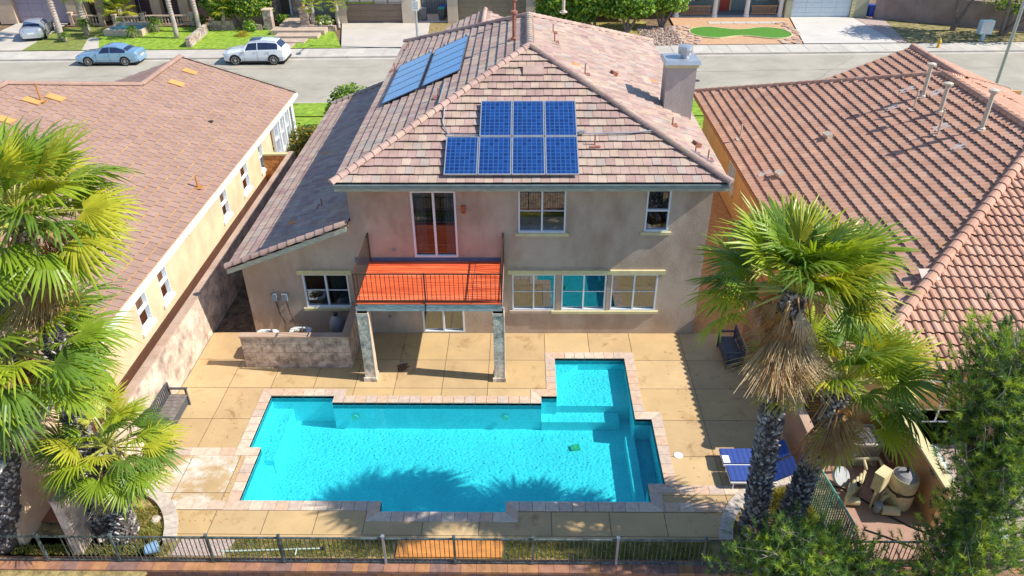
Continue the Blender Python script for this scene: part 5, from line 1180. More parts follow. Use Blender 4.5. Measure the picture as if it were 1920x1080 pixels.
def pillar(label, x, y, h, lamp=False):
    T = thing('gate_pillar', label, 'pillar', (x, y, 0), group='brick pillars at the front steps'); z = 0; rr = random.Random(int(x*10))
    while z < h-.05:
        x0 = -.36
        while x0 < .34:
            w = min(.36-x0, rr.uniform(.18, .34)); MB().box(x0+.005, x0+w-.005, -.36, .36, z+.005, z+.135).build('brick', rr.choice(sm_), T, world=False); x0 += w
        z += .14
    MB().box(-.42, .42, -.42, .42, z, z+.09).build('cap', bs, T, world=False)
    if lamp: MB().lathe((0, 0, z+.09), [(.08, 0), (.14, .06), (.16, .2), (.08, .3), (.1, .36), (.02, .42)], 10).build('urn', M('terracotta_urn', (.5, .27, .18), .7, .1), T, world=False)
pillar('stone pillar left of the front steps behind the white car', -22.7, 69.4, 1.65); pillar('stone pillar with an urn right of the front steps', -19.3, 69.0, 1.75, True)
# middle left house (brown garage)
Bh = far_house('beige house with brown panelled garage door and stone entry', (-16, 76, 0))
grb = M('brown_garage', (.24, .17, .12), .6, .15, 2, stretch=(.4, 1, 6))
garage_door(Bh, -16.15, -11.05, 71.6, 2.15, grb, glassrow=True)
cr = stucco('cream_far_stucco', (.6, .5, .38), .2)
MB().box(-17.1, -16.16, 71.3, 72, 0, 3).box(-11.04, -9.8, 71.3, 72, 0, 3).box(-16.16, -11.04, 71.5, 72, 2.16, 3).box(-9.95, -9.8, 72.01, 80, 0, 3).build('wall', cr, Bh)
greyw = stucco('grey_green_stucco', (.38, .42, .38), .2)
MB().box(-24.4, -17.11, 73.6, 80, 0, 3).build('wall', greyw, Bh); MB().box(-24.6, -9.6, 71, 80, 3, 3.3).build('roof', roofm, Bh)
window(Bh, (-18.9, 73.59, .9), X_, -Y_, 1.4, 1.3, div='v', grid=True, room=False)
for x in (-23.3, -20.9):
    col = MB().box(x-.45, x+.45, 72.7, 73.5, 0, .02).build('entry_column', joint, Bh); rr = random.Random(9); z = 0
    while z < 2.9:
        for k in range(3): MB().box(x-.45+k*.3+.006, x-.45+(k+1)*.3-.006, 72.7, 73.5, z+.006, z+.19).build('stone', rr.choice(sm_), col)
        z += .2
MB().box(-22.7, -21.7, 73.52, 73.59, 0.4, 2.6).build('front_door', M('dark_door', (.12, .1, .09), .5, .1), Bh)
MB().tube([(-21.5, 72.6, .4), (-21.5, 72.6, 3)], .1, 10).build('porch_column', M('pale_blue_column', (.5, .58, .62), .6, .05), Bh)
# middle house with olive garage
Ch = far_house('beige house with olive brown garage door beyond the roof peak', (-3, 76, 0))
garage_door(Ch, -5.95, .2, 71.5, 2.2, M('olive_garage', (.24, .2, .13), .7, .1), rows=5)
MB().box(-6.9, -5.96, 71.2, 72, 0, 3).box(.21, 1.1, 71.2, 72, 0, 3).box(-5.96, .21, 71.4, 72, 2.21, 3).box(-6.9, -6.75, 72.01, 80, 0, 3).build('wall', cr, Ch)
MB().box(1.11, 12, 74.2, 80, 0, 3).build('wall', wall_orange, Ch); MB().box(-7, 12.2, 71, 80, 3, 3.3).build('roof', roofm, Ch)
gt_ = thing('side_gate', 'dark grey board gate between two far garages', 'gate', (-8.3, 75, 0))
for k in range(12): MB().box(-9.8+k*.24+.006, -9.8+(k+1)*.24-.006, 75, 75.05, .05, 1.9).build('board', M('grey_blue_board', (.1, .14, .18), .8, .2), gt_)
# porch house on the right
Dh = far_house('grey green house with red door, white porch columns and white garage', (22, 76, 0))
garage_door(Dh, 24.7, 30.1, 73.1, 2.2, M('pale_blue_garage', (.62, .7, .75), .5, .03), rows=5)
tealw = stucco('teal_grey_stucco', (.22, .3, .3), .1)
MB().box(13.5, 24.1, 75.3, 80, 0, 3).build('wall', tealw, Dh)
MB().box(24.1, 24.69, 72.9, 73.6, 0, 3).box(30.11, 31.6, 72.9, 74, 0, 3).box(24.69, 30.11, 73.0, 73.6, 2.21, 3).build('garage_wall', stucco('olive_trim', (.4, .4, .28), .1), Dh)
MB().box(13.3, 31.8, 72.7, 80, 3, 3.3).build('roof', roofm, Dh)
MB().box(13.8, 24.2, 73.2, 75.29, 0, .16).build('porch_floor', M('blue_grey_floor', (.2, .26, .3), .8, .1), Dh)
for k in range(7):
    z0 = 30.4
    MB().box(30.06+.03*(k % 2), 30.4, 72.86, 72.899, k*.3, k*.3+.26).build('quoin', cream_trim, Dh)
MB().box(18.55, 19.5, 75.22, 75.29, .17, 2.3).build('red_door', M('red_door_paint', (.42, .05, .03), .5, .08), Dh); MB().box(18.4, 18.54, 75.2, 75.29, .17, 2.4).box(19.51, 19.65, 75.2, 75.29, .17, 2.4).build('door_frame', cream_trim, Dh)
for x in (15.0, 21.9): window(Dh, (x, 75.28, 1.1), X_, -Y_, 1.2, 1.2, div='v', room=False); MB().box(x+1.25, x+1.6, 75.22, 75.29, 1.1, 2.3).build('shutter', M('red_shutter', (.3, .06, .05), .6, .1), Dh)
for x in (14.2, 17.75, 20.7, 23.8): MB().lathe((x, 73.4, 0), [(.3, 0), (.3, .2), (.22, .26), (.2, 1.6), (.17, 3)], 14).build('porch_column', white, Dh, smooth=False)
wood = M('porch_wood', (.42, .25, .12), .7, .2, 6)
for (a, b) in ((14.6, 17.4), (21.05, 23.5)):
    r_ = MB().box(a, b, 73.35, 73.45, .95, 1.03).box(a, b, 73.36, 73.44, .25, .32).build('porch_railing', wood, Dh); n_ = int((b-a)/.14)
    sp_ = MB().box(-.025, .025, 73.385, 73.415, .33, .94)
    me_ = MB().box(-.025, .025, -.015, .015, .33, .94).mesh('spindle', wood)
    for k in range(1, n_): o = bpy.data.objects.new('spindle', me_); COL.objects.link(o); o.parent = r_; o.location = V((a+(b-a)*k/n_, 73.4, 0))-wloc(r_)
# far right wall
fw_ = thing('street_side_wall', 'long mauve stucco garden wall shaded by trees at top right', 'wall', (38, 69.5, 0)); mv = stucco('mauve_stucco', (.36, .27, .25), .5)
MB().hexa([(32.2, 72.6, 0), (52, 63.4, 0), (52, 63.7, 0), (32.2, 72.9, 0), (32.2, 72.6, 2.2), (52, 63.4, 2.2), (52, 63.7, 2.2), (32.2, 72.9, 2.2)]).build('wall_face', mv, fw_)
MB().box(31.65, 32.19, 73.5, 73.8, 0, 2.2).build('return_wall', wall_peach, fw_)
# bins, hydrant, utility box, pole
def bin_(label, x, y, mat, lid, rz=0):
    T = thing('wheelie_bin', label, 'rubbish bin', (x, y, .03), rz); b = MB(); b.hexa([(-.24, -.28, .06), (.24, -.28, .06), (.24, .24, .06), (-.24, .24, .06), (-.3, -.36, 1.0), (.3, -.36, 1.0), (.3, .32, 1.0), (-.3, .32, 1.0)]).build('body', mat, T, world=False)
    MB().hexa([(-.33, -.4, 1.0), (.33, -.4, 1.0), (.33, .36, 1.0), (-.33, .36, 1.0), (-.28, -.34, 1.08), (.28, -.34, 1.08), (.28, .3, 1.1), (-.28, .3, 1.1)]).build('lid', lid, T, world=False)
    for s in (-1, 1): MB().tube([(s*.27, .26, .1), (s*.22, .26, .1)], .1, 12).build('wheel', dark, T, world=False)
    MB().tube([(-.28, .4, 1.0), (.28, .4, 1.0)], .02, 6).build('handle', dark, T, world=False)
bg = M('grey_bin', (.16, .17, .18), .6, .1); bb = M('blue_bin', (.02, .06, .35), .5, .08); btl = M('teal_lid', (.03, .3, .26), .5, .05)
bin_('grey wheelie bin by the brown garage behind the pole', -9.25, 72.6, bg, bg); bin_('dark wheelie bin with a green lid in the side passage', -7.6, 72.7, M('dark_bin', (.07, .1, .1), .6, .1), btl); bin_('dark bin with bright blue lid behind the green lidded bin', -7.5, 73.7, bg, bb)
bin_('blue wheelie bin beside the white garage', 32.0, 73.1, bb, bb, .1); bin_('dark bin half hidden left of the blue bin', 31.3, 73.4, M('dark_bin_b', (.06, .07, .09), .6, .1), bg)
hy = thing('fire_hydrant', 'yellow fire hydrant at the far kerb', 'hydrant', (33.4, 62.4, .03)); hm = M('hydrant_yellow', (.65, .42, .04), .5, .1)
MB().lathe((0, 0, 0), [(.16, 0), (.16, .06), (.11, .07), (.1, .5), (.14, .52), (.14, .57), (.11, .6), (.07, .72), (.03, .78)], 12).build('barrel', hm, hy, world=False); MB().tube([(-.2, 0, .42), (.2, 0, .42)], .06, 8).tube([(0, 0, .38), (0, -.2, .38)], .07, 8).build('nozzle', hm, hy, world=False)
ub = thing('mailbox_cluster', 'pale blue cluster mailbox on a pedestal under the street tree', 'mailbox', (37.9, 64.4, .03)); um_ = M('pale_blue_metal', (.4, .55, .6), .5, .06)
MB().box(-.12, .12, -.12, .12, 0, .6).build('pedestal', um_, ub, world=False); MB().box(-.5, .5, -.28, .28, .6, 1.65).build('cabinet', um_, ub, world=False)
for i in range(3):
    for j in range(4): MB().box(-.46+i*.31, -.18+i*.31, -.29, -.281, .66+j*.24, .87+j*.24).build('mail_door', galv, ub, world=False)
sp = thing('street_lamp', 'galvanised street lamp pole with a small white sign', 'street lamp', (-8.6, 62.6, .03))
MB().tube([(0, 0, 0), (0, 0, 8.5)], [.11, .07], 12).build('pole', galv, sp, world=False); MB().tube([(0, 0, 8.2), (0, -.8, 8.7), (0, -2.2, 8.8)], .04, 8).build('arm', galv, sp, world=False)
MB().hexa([(-.15, -2.9, 8.72), (.15, -2.9, 8.72), (.12, -2.2, 8.74), (-.12, -2.2, 8.74), (-.1, -2.8, 8.86), (.1, -2.8, 8.86), (.1, -2.2, 8.88), (-.1, -2.2, 8.88)]).build('lamp_head', galv, sp, world=False)
sg_ = MB().box(-.26, .26, -.13, -.11, 3.0, 3.75).build('sign', white, sp, world=False)
for k in range(4): MB().box(-.18, .18, -.135, -.131, 3.15+k*.14, 3.19+k*.14).build('sign_line', M('sign_grey', (.35, .4, .45), .7, 0), sg_, world=False)
pn = thing('street_lamp', 'second galvanised pole at the far right edge on the near kerb', 'street lamp', (31.3, 50.0, 0)); MB().tube([(0, 0, 0), (0, 0, 8)], .1, 12).build('pole', galv, pn, world=False)
# ---- trees across the street
def ftree(label, base, blobs, n, size, mats, w=None, tr=.16): return shrub('tree', label, 'tree', base, blobs, n, size, mats, w, tr)
fc = [leafmat('citrus_bright', (.34, .46, .06)), leafmat('citrus_mid', (.14, .28, .045)), leafmat('citrus_dark', (.06, .14, .035))]
ftree('dense leafy tree just right of the olive garage', (2.8, 69, 0), [((2.9, 68.7, 2.7), (1.8, 1.4, 1.9)), ((1.9, 69, 1.4), (1.0, 1, 1))], 3000, .16, fc)
ftree('rounded bright green tree behind the roof ridge', (6.2, 68.3, 0), [((6.0, 68.2, 2.9), (2.0, 1.6, 1.9)), ((5.0, 68, 1.7), (1.2, 1, 1.1))], 3600, .16, fc)
ftree('dense green tree with a visible pale trunk by the rock bed', (8.9, 67.3, 0), [((8.9, 67.6, 3.2), (2.1, 1.7, 1.8)), ((8.1, 67.4, 2.2), (1.3, 1, 1)), ((10.0, 67.5, 2.3), (1.3, 1, 1))], 3600, .16, fc)
ftree('bright green tree overhanging the river rocks', (12.2, 69.5, 0), [((12.2, 69.3, 2.9), (2.0, 1.5, 1.8)), ((11.2, 69.2, 2.2), (1.2, 1, 1)), ((13.4, 69.5, 2.4), (1.1, 1, 1.2))], 3400, .16, fc)
yl = [leafmat('feathery_yellow', (.36, .42, .05)), leafmat('feathery_green', (.16, .26, .04)), lfA[2]]
ftree('big feathery yellow green tree left of the brick pillars', (-25.3, 69.8, 0), [((-25.4, 69.7, 2.8), (2.0, 1.5, 1.6)), ((-24.4, 69.6, 1.9), (1.3, 1.1, 1.1)), ((-26.4, 69.7, 1.9), (1.2, 1, 1))], 4200, .13, yl)
ftree('darker leafy tree behind the left stone pillar', (-23.6, 71, 0), [((-23.7, 71, 2.2), (1.1, 1, 1.4))], 1300, .14, fc)
ftree('round dark green tree at the left of the feathery tree', (-28.0, 70.6, 0), [((-27.9, 70.5, 2.2), (1.1, 1, 1.2)), ((-27.3, 70.2, 1.2), (.8, .8, .7))], 1700, .13, lfA)
ftree('sparse street tree behind the mailbox cluster', (40.4, 66.2, 0), [((40.8, 66.2, 2.9), (2.2, 1.6, 1.0)), ((42.8, 66, 2.4), (1.5, 1.2, .9)), ((42.6, 64.5, 4.5), (2.6, 2, 1.3)), ((39, 64.5, 5.2), (2.6, 2, 1.3)), ((36, 66, 5.6), (2.5, 2, 1.3))], 3600, .15, lfA, tr=.2)
ftree('tall street tree above the white garage drive', (37.2, 68.0, 0), [((38.3, 66.5, 6.0), (3.0, 2.4, 1.5)), ((36.2, 67.5, 5.2), (2.0, 2.0, 1.3))], 3000, .17, lfA, tr=.2)
shrub('shrub', 'flowering round bush in the planter right of the pillars', 'shrub', (-17.7, 69.2, 0), [((-17.7, 69.2, .7), (.8, .6, .6))], 700, .1, [fc[0], fc[1], M('pale_flower', (.7, .6, .5), .7, .1)])
for i, (x, y) in enumerate(((-18.3, 70.5), (-22.0, 71.3), (-24.2, 68.6), (-29.5, 70.9))): shrub('shrub', ['low green shrub before the grey green wall', 'small shrub between the stone columns', 'loose shrub left of the first stone pillar', 'clipped shrub at the end of the balustrade'][i], 'shrub', (x, y, 0), [((x, y, .5), (.6, .5, .5))], 420, .1, fc)
def rosette(name, label, cat, base, h, n, L, w, mats, r=.12, droop=.6, up=70, low=-10, seed=0, pin=True):
    rr = random.Random(seed); T = thing(name, label, cat, base); b = V(base); t = b+V((0, 0, h))
    if h > .1: MB().tube([b, b.lerp(t, .5)+V((.03, 0, 0)), t], [r*1.2, r, r*.9], 10).build('trunk', M('fibrous_trunk', (.42, .33, .25), .9, .3, 9, bump=.8, bscale=20), T, smooth=True)
    mb = MB()
    for i in range(n):
        az = i*2.39996; el = R(up+(low-up)*((i+.5)/n)+rr.uniform(-8, 8)); l = L*rr.uniform(.8, 1.1); d = V((math.cos(az), math.sin(az), 0)); s = V((-d.y, d.x, 0)); pts = []
        for k in range(6): f = k/5; pts.append(t+d*(l*f*math.cos(el))+V((0, 0, l*(f*math.sin(el)-droop*f*f))))
        mi = rr.randrange(len(mats))
        if pin:
            for k in range(5):
                for j in range(3):
                    f = j/3; p = pts[k].lerp(pts[k+1], f); q = (pts[k+1]-pts[k]).normalized(); ww = w*(1-abs((k+f)/5-.4)*1.1)
                    for sg in (1, -1): e_ = p+s*sg*ww+q*ww*.6-V((0, 0, ww*.25)); mb.poly([p, p+q*.05, e_], mi)
        for k in range(5): hwd = (.02 if pin else w*(1-k/5)); hw2 = (.02 if pin else w*(1-(k+1)/5)); mb.poly([pts[k]-s*hwd, pts[k]+s*hwd, pts[k+1]+s*hw2, pts[k+1]-s*hw2], mi)
    mb.build('crown', mats, T); return T
cy = [leafmat('cycad_green', (.1, .19, .04)), leafmat('cycad_light', (.2, .28, .06))]
rosette('sago_palm', 'round headed sago palm on a leaning brown trunk by the lavender garage', 'sago palm', (-38.2, 67.3, 0), 1.15, 60, 1.0, .16, cy, .2, seed=1)
rosette('sago_palm', 'small sago palm beside the driveway edge', 'sago palm', (-39.0, 65.2, 0), .6, 34, .65, .12, cy, .13, seed=2)
rosette('sago_palm', 'large sago palm right of the garden pond', 'sago palm', (-32.6, 68.6, 0), .9, 60, 1.1, .16, cy, .2, seed=3)
rosette('sago_palm', 'dark sago palm in front of the garden pond', 'sago palm', (-33.8, 66.6, 0), .7, 44, .9, .14, cy, .16, seed=4)
rosette('ornamental_grass', 'golden fountain grass clump behind the white car', 'ornamental grass', (-24.4, 67.0, 0), 0, 240, 1.3, .03, [leafmat('gold_grass', (.5, .36, .06)), leafmat('green_gold_grass', (.34, .36, .06))], .1, .7, 80, 20, 5, pin=False)
def fpalm(label, base, h, r, n=0, L=.9, seed=0, crownless=False):
    T = thing('palm_tree', label, 'palm tree', base, group='palms across the street'); b = V(base); N = 10
    MB().tube([b+V((.05*math.sin(k), 0, h*k/N)) for k in range(N+1)], [r*(1.3 if k == 0 else 1) for k in range(N+1)], 10).build('trunk', M('pale_palm_trunk', (.45, .38, .32), .9, .25, 5, bump=.6, bscale=14), T, smooth=True)
    rings = MB()
    for k in range(int(h/.22)): rings.tube([b+V((0, 0, .2+k*.22)), b+V((0, 0, .26+k*.22))], [r*1.12, r*1.02], 10, caps=False)
    rings.build('trunk_rings', M('palm_ring', (.36, .28, .23), .9, .3, 8), T); rr = random.Random(seed)
    for i in range(n):
        az = i*2.39996; el = R(75-95*(i+.5)/n); y = V((math.cos(az)*math.cos(el), math.sin(az)*math.cos(el), math.sin(el))); x = y.cross(Z_).normalized(); z = x.cross(y); s = L; org = b+V((0, 0, h))
        link('frond', rr.choice(GF), T, Matrix(((x.x*s, y.x*s, z.x*s, org.x), (x.y*s, y.y*s, z.y*s, org.y), (x.z*s, y.z*s, z.z*s, org.z), (0, 0, 0, 1))))
fpalm('tall pale palm trunk beside the silver sedan on the driveway', (-39.7, 65.9, 0), 6.5, .24, 20, 1.1, 1); fpalm('tall palm with yellow skirt just behind the round sago palm', (-39.0, 68.8, 0), 3.2, .3, 22, .8, 2)
fpalm('slender palm trunk at the left of two on the green lawn', (-29.9, 66.3, 0), 6.5, .19, 20, 1, 3); fpalm('slender palm trunk at the right of two by the low stone wall', (-28.7, 68.4, 0), 6.5, .2, 20, 1, 4)
fpalm('young palm directly left of the feathery tree', (-26.6, 69.2, 0), 1.9, .17, 18, .75, 5)
fpalm('young palm in front of the entry right of the urn pillar', (-18.6, 69.0, 0), 2.1, .15, 16, .6, 6); fpalm('young palm at the right end of the planter beside the brown garage', (-16.6, 69.6, 0), 2.1, .15, 16, .6, 7)
fpalm('low leafy palm behind the balustrade gap', (-37.0, 71.6, 0), 1.3, .2, 24, .9, 8)

# =============== PATIO FURNITURE AND SMALL THINGS ===============
dkw = M('dark_grey_resin', (.07, .075, .09), .55, .12, 4)
def storage_bench(label, x, y, rz, L, group=None, seatm=dkw):
    T = thing('garden_bench', label, 'bench', (x, y, 0), rz)     # faces local -Y, length along X
    MB().box(-L/2+.04, L/2-.04, -.26, .26, .08, .42).build('storage_box', dkw, T, world=False)
    n = 9; w = L/n
    for k in range(n): MB().box(-L/2+w*k+.005, -L/2+w*(k+1)-.005, -.3, .27, .42, .45).build('seat_slat', seatm, T, world=False)
    for s in (-1, 1):
        MB().box(s*L/2-.03, s*L/2+.03, -.3, -.24, 0, .66).box(s*L/2-.03, s*L/2+.03, .25, .31, 0, .92).build('leg', dkw, T, world=False); MB().box(s*L/2-.04, s*L/2+.04, -.33, .249, .66, .7).build('armrest', dkw, T, world=False)
    MB().box(-L/2+.03, L/2-.03, .26, .3, .86, .92).box(-L/2+.03, L/2-.03, .26, .3, .5, .54).build('back_rail', dkw, T, world=False)
    for k in range(12): MB().box(-L/2+.09+k*(L-.2)/11-.025, -L/2+.09+k*(L-.2)/11+.025, .27, .29, .545, .855).build('back_slat', dkw, T, world=False)
storage_bench('dark grey storage bench with slatted seat against the left garden wall', -11.25, 18.15, R(90), 1.45, seatm=M('weathered_slats', (.2, .17, .15), .8, .3, 8))
storage_bench('black bench by the right side wall, partly hidden by palm straw', 7.3, 21.5, R(-90), 1.3)
blue = [M('blue_cushion_stripe_%d' % i, c, .8, .08, 6) for i, c in enumerate([(.025, .06, .26), (.035, .08, .32)])]
def lounger(label, x, y):
    T = thing('sun_lounger', label, 'sun lounger', (x, y, 0), group=None); L = 1.95
    MB().box(0, 1.3, -.33, -.28, .24, .3).box(0, 1.3, .28, .33, .24, .3).box(0, .05, -.279, .279, .24, .3).build('frame', white, T, world=False)
    for px in (.1, 1.2, 1.85):
        for s in (-1, 1): MB().tube([(px, s*.29, 0), (px, s*.29, .26 if px < 1.5 else .3)], .022, 8).build('leg', white, T, world=False)
    n = 26
    for k in range(n):
        f0, f1 = k/n, (k+.99)/n
        P = lambda f: (f*L, .33) if f*L < 1.25 else (1.25+(f*L-1.25)*.87, .33+(f*L-1.25)*.55)
        a, b = P(f0), P(f1); MB().hexa([(a[0], -.3, a[1]-.03), (b[0], -.3, b[1]-.03), (b[0], .3, b[1]-.03), (a[0], .3, a[1]-.03), (a[0], -.3, a[1]+.02), (b[0], -.3, b[1]+.02), (b[0], .3, b[1]+.02), (a[0], .3, a[1]+.02)]).build('sling_strip', blue[k % 2], T, world=False)
    return T
lounger('blue striped sun lounger nearer the rear fence, beside the palm trunks', 5.9, 15.62); t_ = lounger('blue striped sun lounger nearer the house with a white towel end', 5.85, 16.3)
MB().box(.0, .2, -.3, -.0, .352, .365).build('folded_towel', white, t_, world=False)
sk = thing('skimmer_lid', 'round white skimmer lid in the concrete right of the pool', 'lid', (4.68, 16.65, 0)); MB().lathe((0, 0, 0), [(.14, 0), (.14, .014), (.11, .018), (.02, .016)], 20).build('cover', white, sk, world=False)
for dx in (-.05, .05): MB().lathe((dx, 0, .014), [(.014, 0), (.014, .006)], 8).build('finger_hole', dark, sk, world=False)
dr = thing('deck_drain', 'small grey drain with a dark wet stain under the balcony', 'drain', (-4.3, 21.12, 0)); MB().lathe((0, 0, 0), [(.07, 0), (.07, .012), (.01, .012)], 14).build('grate', galv, dr, world=False)
rr = random.Random(2); MB().prism([(.05+math.cos(a)*rr.uniform(.1, .32), -.2+math.sin(a)*rr.uniform(.12, .34)) for a in [2*PI*i/26 for i in range(26)]], .0015, .0025).build('stain', M('wet_stain', (.16, .08, .04), .6, .3, 9), dr, world=False)
pv = thing('pvc_pipe', 'pale plastic irrigation pipe lying in the grass behind the fence', 'pipe', (-6.8, 13.1, -.05)); ppm = M('pale_pvc', (.5, .6, .5), .5, .1)
MB().tube([(-8.0+6.8, .0, .0), (-5.3+6.8, .12, .0)], .022, 8).tube([(-6.0+6.8, -.1, .0), (-6.0+6.8, .14, .02)], .022, 8).build('pipe', ppm, pv, world=False)
MB().lathe((1.5, .12, -.03), [(.05, 0), (.05, .08), (.02, .1)], 10).build('sprinkler_head', dark, pv, world=False)
bu = thing('bucket', 'tipped pale blue bucket in the grass at the lower left', 'bucket', (-9.95, 13.05, .05)); MB().tube([(0, 0, 0), (.28, .12, .02)], [.13, .17], 18, caps=False).tube([(0, 0, 0), (.004, .002, 0)], .13, 18).build('shell', M('pale_blue_bucket', (.25, .42, .62), .5, .05), bu, world=False); MB().tube([(.28, -.05, .02), (.3, .12, .16), (.28, .28, .02)], .008, 6).build('handle', galv, bu, world=False)
rk_ = random.Random(6)
for i, (x, y, r, lb) in enumerate([(-10.15, 14.15, .14, 'pale round rock in the left palm bed'), (-11.3, 13.5, .17, 'tan boulder at the foot of the left palms'), (7.6, 13.35, .13, 'grey rock behind the right palm trunks')]):
    T = thing('garden_rock', lb, 'rock', (x, y, -.1)); me = MB(); N = 9; rings = [(.2, 0), (.9, .15), (1, .4), (.75, .75), (.25, .95)]
    me.tube([(rk_.uniform(-.02, .02), rk_.uniform(-.02, .02), z*r) for _, z in rings], [r*a*rk_.uniform(.9, 1.1) for a, _ in rings], N).build('stone', M('boulder', (.5, .42, .34), .9, .25, 6, bump=.5), T, world=False)
lt_ = RNG.uniform(0, 1, (420, 2)); cx_ = np.where(lt_[:, :1] < .5, 5+2.2*RNG.random((420, 1)), -11.3+3.2*RNG.random((420, 1))); cy_ = 14+8*RNG.random((420, 1))**1.6
cc_ = np.concatenate([cx_, cy_, np.full((420, 1), .006)], 1); aa = RNG.uniform(0, 6.28, 420); dx_ = np.stack([np.cos(aa), np.sin(aa), 0*aa], 1)*RNG.uniform(.02, .05, (420, 1)); dy_ = np.stack([-np.sin(aa), np.cos(aa), 0*aa], 1)*.012; uz = np.array([0, 0, .006])
setp(link('leaf_litter', np_mesh('leaf_litter', np.stack([cc_-dx_, cc_+dy_+uz, cc_+dx_, cc_-dy_], 1).reshape(-1, 3), 4, [dfr[1], dfr[3]], RNG.integers(0, 2, 420))), kind='stuff')
# ---- pool equipment
EQ = beige_pl
tk = thing('filter_tank', 'beige cylindrical pool filter tank with a grey domed top and black clamp', 'filter tank', (10.45, 14.85, 0))
MB().lathe((0, 0, 0), [(.3, 0), (.36, .05), (.37, .3), (.37, .6)], 24).lathe((0, 0, .66), [(.37, 0), (.37, .3), (.33, .42)], 24).build('tank', EQ, tk, smooth=False, world=False)
MB().lathe((0, 0, 1.08), [(.32, 0), (.22, .09), (.05, .13)], 24).build('dome', M('tank_dome_grey', (.26, .25, .25), .5, .1), tk, world=False); MB().lathe((0, 0, .59), [(.38, 0), (.395, .02), (.395, .06), (.38, .08)], 24).build('clamp', rust_metal, tk, world=False); MB().lathe((0, 0, 1.2), [(.04, 0), (.04, .12), (.06, .13), (.02, .18)], 10).build('valve', black_metal, tk, world=False)
MB().ob((-.22, -.32, .63), (.12, .06, .1)).build('clamp_bolt', rust_metal, tk, world=False)
ht = thing('pool_heater', 'grey pool heater with dark slatted top beside the tan wall', 'heater', (10.0, 16.6, 0)); MB().box(-.4, .4, -.4, .4, .05, .85).build('cabinet', M('heater_beige', (.42, .36, .28), .6, .1), ht, world=False); MB().box(-.44, .44, -.44, .44, .85, .93).build('lid', M('heater_lid', (.5, .44, .36), .6, .1), ht, world=False)
for k in range(6): MB().box(-.36+k*.12+.01, -.36+(k+1)*.12-.01, -.36, .36, .93, .95).build('grille_slat', M('heater_slat', (.12, .12, .14), .5, .1), ht, world=False)
MB().box(-.25, .2, -.45, -.441, .3, .45).build('label_plate', white, ht, world=False)
cb = thing('control_box', 'beige pool control cabinet on a post among the pipes', 'control box', (9.75, 14.75, 0), R(40)); MB().box(-.22, .22, -.13, .13, .75, 1.3).build('cabinet', EQ, cb, world=False); MB().box(-.23, .23, -.14, .14, 1.3, 1.33).build('lid', cream_trim, cb, world=False); MB().box(-.19, .19, -.137, -.131, .8, 1.26).build('door', M('box_door', (.6, .5, .28), .5, .08), cb, world=False)
for s in (-.12, .12): MB().tube([(s, 0, 0), (s, 0, .75)], .03, 8).build('post', EQ, cb, world=False)
pl_ = thing('pool_pipework', 'tangle of beige pool pipes, valves and pump around the control box', 'pipework', (9.7, 15.0, 0))
for k in range(5):
    x = -.75+k*.14; MB().tube([(x, -.3+.12*k, .02), (x, -.3+.12*k, .42), (x+.06, -.2+.12*k, .52), (x+.2, .05+.12*k, .52), (x+.26, .12+.1*k, .4), (x+.26, .12+.1*k, .05)], .045, 8).build('pipe', EQ, pl_, world=False, smooth=True)
for k in range(3): MB().tube([(.2+.12*k, -.35+.2*k, .02), (.2+.12*k, -.35+.2*k, .34), (.3+.12*k, -.3+.2*k, .42), (.5, -.25+.2*k, .42), (.55, -.25+.2*k, .3)], .045, 8).build('pipe', EQ, pl_, world=False, smooth=True)
MB().tube([(-.2, .9, .62), (.55, .95, .62), (.6, .85, .55), (.6, .5, .5)], .05, 8).tube([(.1, .9, .62), (.1, .6, .5)], .05, 8).build('pipe', EQ, pl_, world=False, smooth=True)
MB().tube([(.15, -.55, .16), (.6, -.6, .16)], .13, 14).build('pump', EQ, pl_, world=False); MB().lathe((.05, -.52, .1), [(.1, 0), (.1, .2), (.12, .21), (.12, .26), (.02, .27)], 14).build('strainer', M('strainer_lid', (.2, .24, .26), .3, .1), pl_, world=False)
MB().tube([(-.7, -.2, .15), (-.35, -.25, .15)], .12, 14).build('pump', EQ, pl_, world=False)
for (x, y) in ((-.35, .05), (.35, .1), (.0, -.2)): MB().ob((x, y, .52), (.1, .1, .1)).ob((x, y, .6), (.16, .03, .03), (0, 0, .6)).build('valve', dark, pl_, world=False)
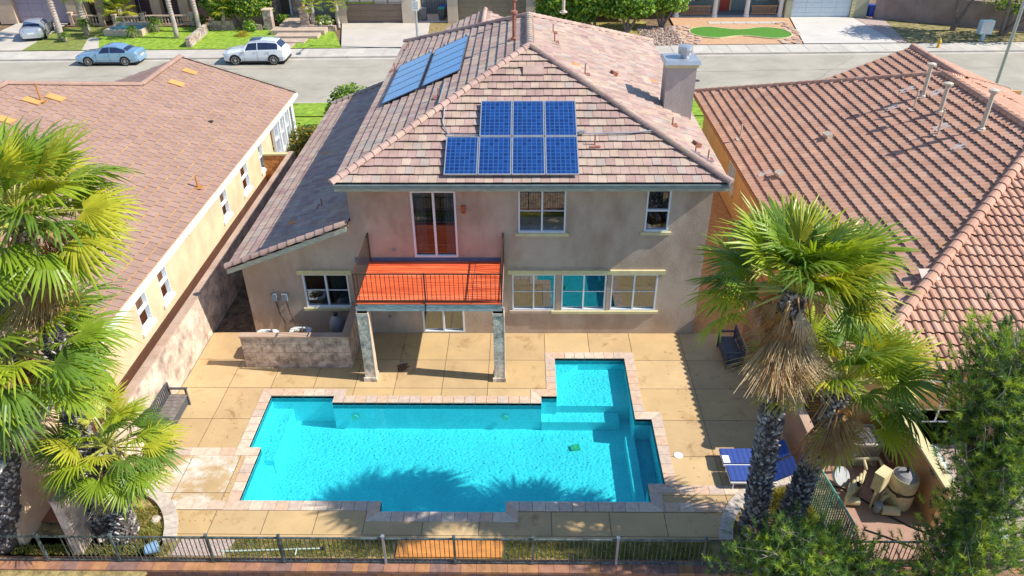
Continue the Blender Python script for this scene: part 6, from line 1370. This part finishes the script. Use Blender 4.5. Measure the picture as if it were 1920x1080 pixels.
ho = thing('garden_hose', 'black hose curving across the pink concrete of the equipment yard', 'hose', (9, 14.5, 0)); MB().tube([(-.4, 1.0, .02), (.1, .9, .02), (.6, .4, .02), (1.0, -.1, .02), (1.5, -.5, .02), (2.0, -.8, .02)], .022, 8).build('tube', black_metal, ho, world=False); MB().tube([(.2, -.6, .02), (.7, -.85, .02), (1.3, -1.2, .02)], .02, 8).build('tube', black_metal, ho, world=False)
ld = thing('step_ladder', 'faded red step ladder leaning on the tan wall', 'ladder', (10.8, 16.2, 0)); lm_ = M('faded_red', (.45, .12, .1), .6, .2, 8)
for y in (-.25, .25): MB().bar((-.35, y*1.3, 0), (.12, y, 1.5), .06, .03).build('rail', lm_, ld, world=False)
for k in range(5): f = .12+k*.19; MB().bar((-.35+.47*f, -.3+.04*k, 1.5*f), (-.35+.47*f, .3-.04*k, 1.5*f), .07, .02).build('rung', galv, ld, world=False)
dk_ = thing('round_lid', 'round pale metal lid leaning near the fence by the hanging palm leaf', 'lid', (9.05, 15.5, .35)); MB().tube([(0, 0, 0), (.03, -.05, .05)], [.3, .28], 22).build('disc', galv, dk_, world=False)
# clutter behind the tan wall
def tarp(label, cx, cy, w, d, mat, seed):
    rr = random.Random(seed); T = thing('tarpaulin', label, 'tarpaulin', (cx, cy, -.02)); N = 9; mb = MB(); Zs = [[(.12+.3*math.sin(PI*i/N)*math.sin(PI*j/N)+rr.uniform(0, .2)) if 0 < i < N and 0 < j < N else .02 for j in range(N+1)] for i in range(N+1)]
    P = lambda i, j: (-w/2+w*i/N+.05*math.sin(j*2.1), -d/2+d*j/N+.05*math.sin(i*1.7), Zs[i][j])
    for i in range(N):
        for j in range(N): mb.poly([P(i, j), P(i+1, j), P(i+1, j+1), P(i, j+1)])
    mb.build('sheet', mat, T, world=False)
tarp('crumpled teal tarpaulin directly behind the tan wall', 11.95, 16.3, 1.0, 1.4, M('teal_tarp', (.22, .42, .4), .6, .3, 3, c2=(.55, .6, .55)), 1)
tarp('crumpled blue plastic sheet under the pine branches', 13.4, 15.6, 1.1, .9, M('blue_tarp', (.03, .28, .5), .5, .2, 3), 2)
tarp('pale green plastic sheet near the end of the tan wall', 12.2, 14.2, 1.4, 1.3, M('green_tarp', (.2, .42, .34), .6, .3, 3, c2=(.5, .55, .5)), 3)
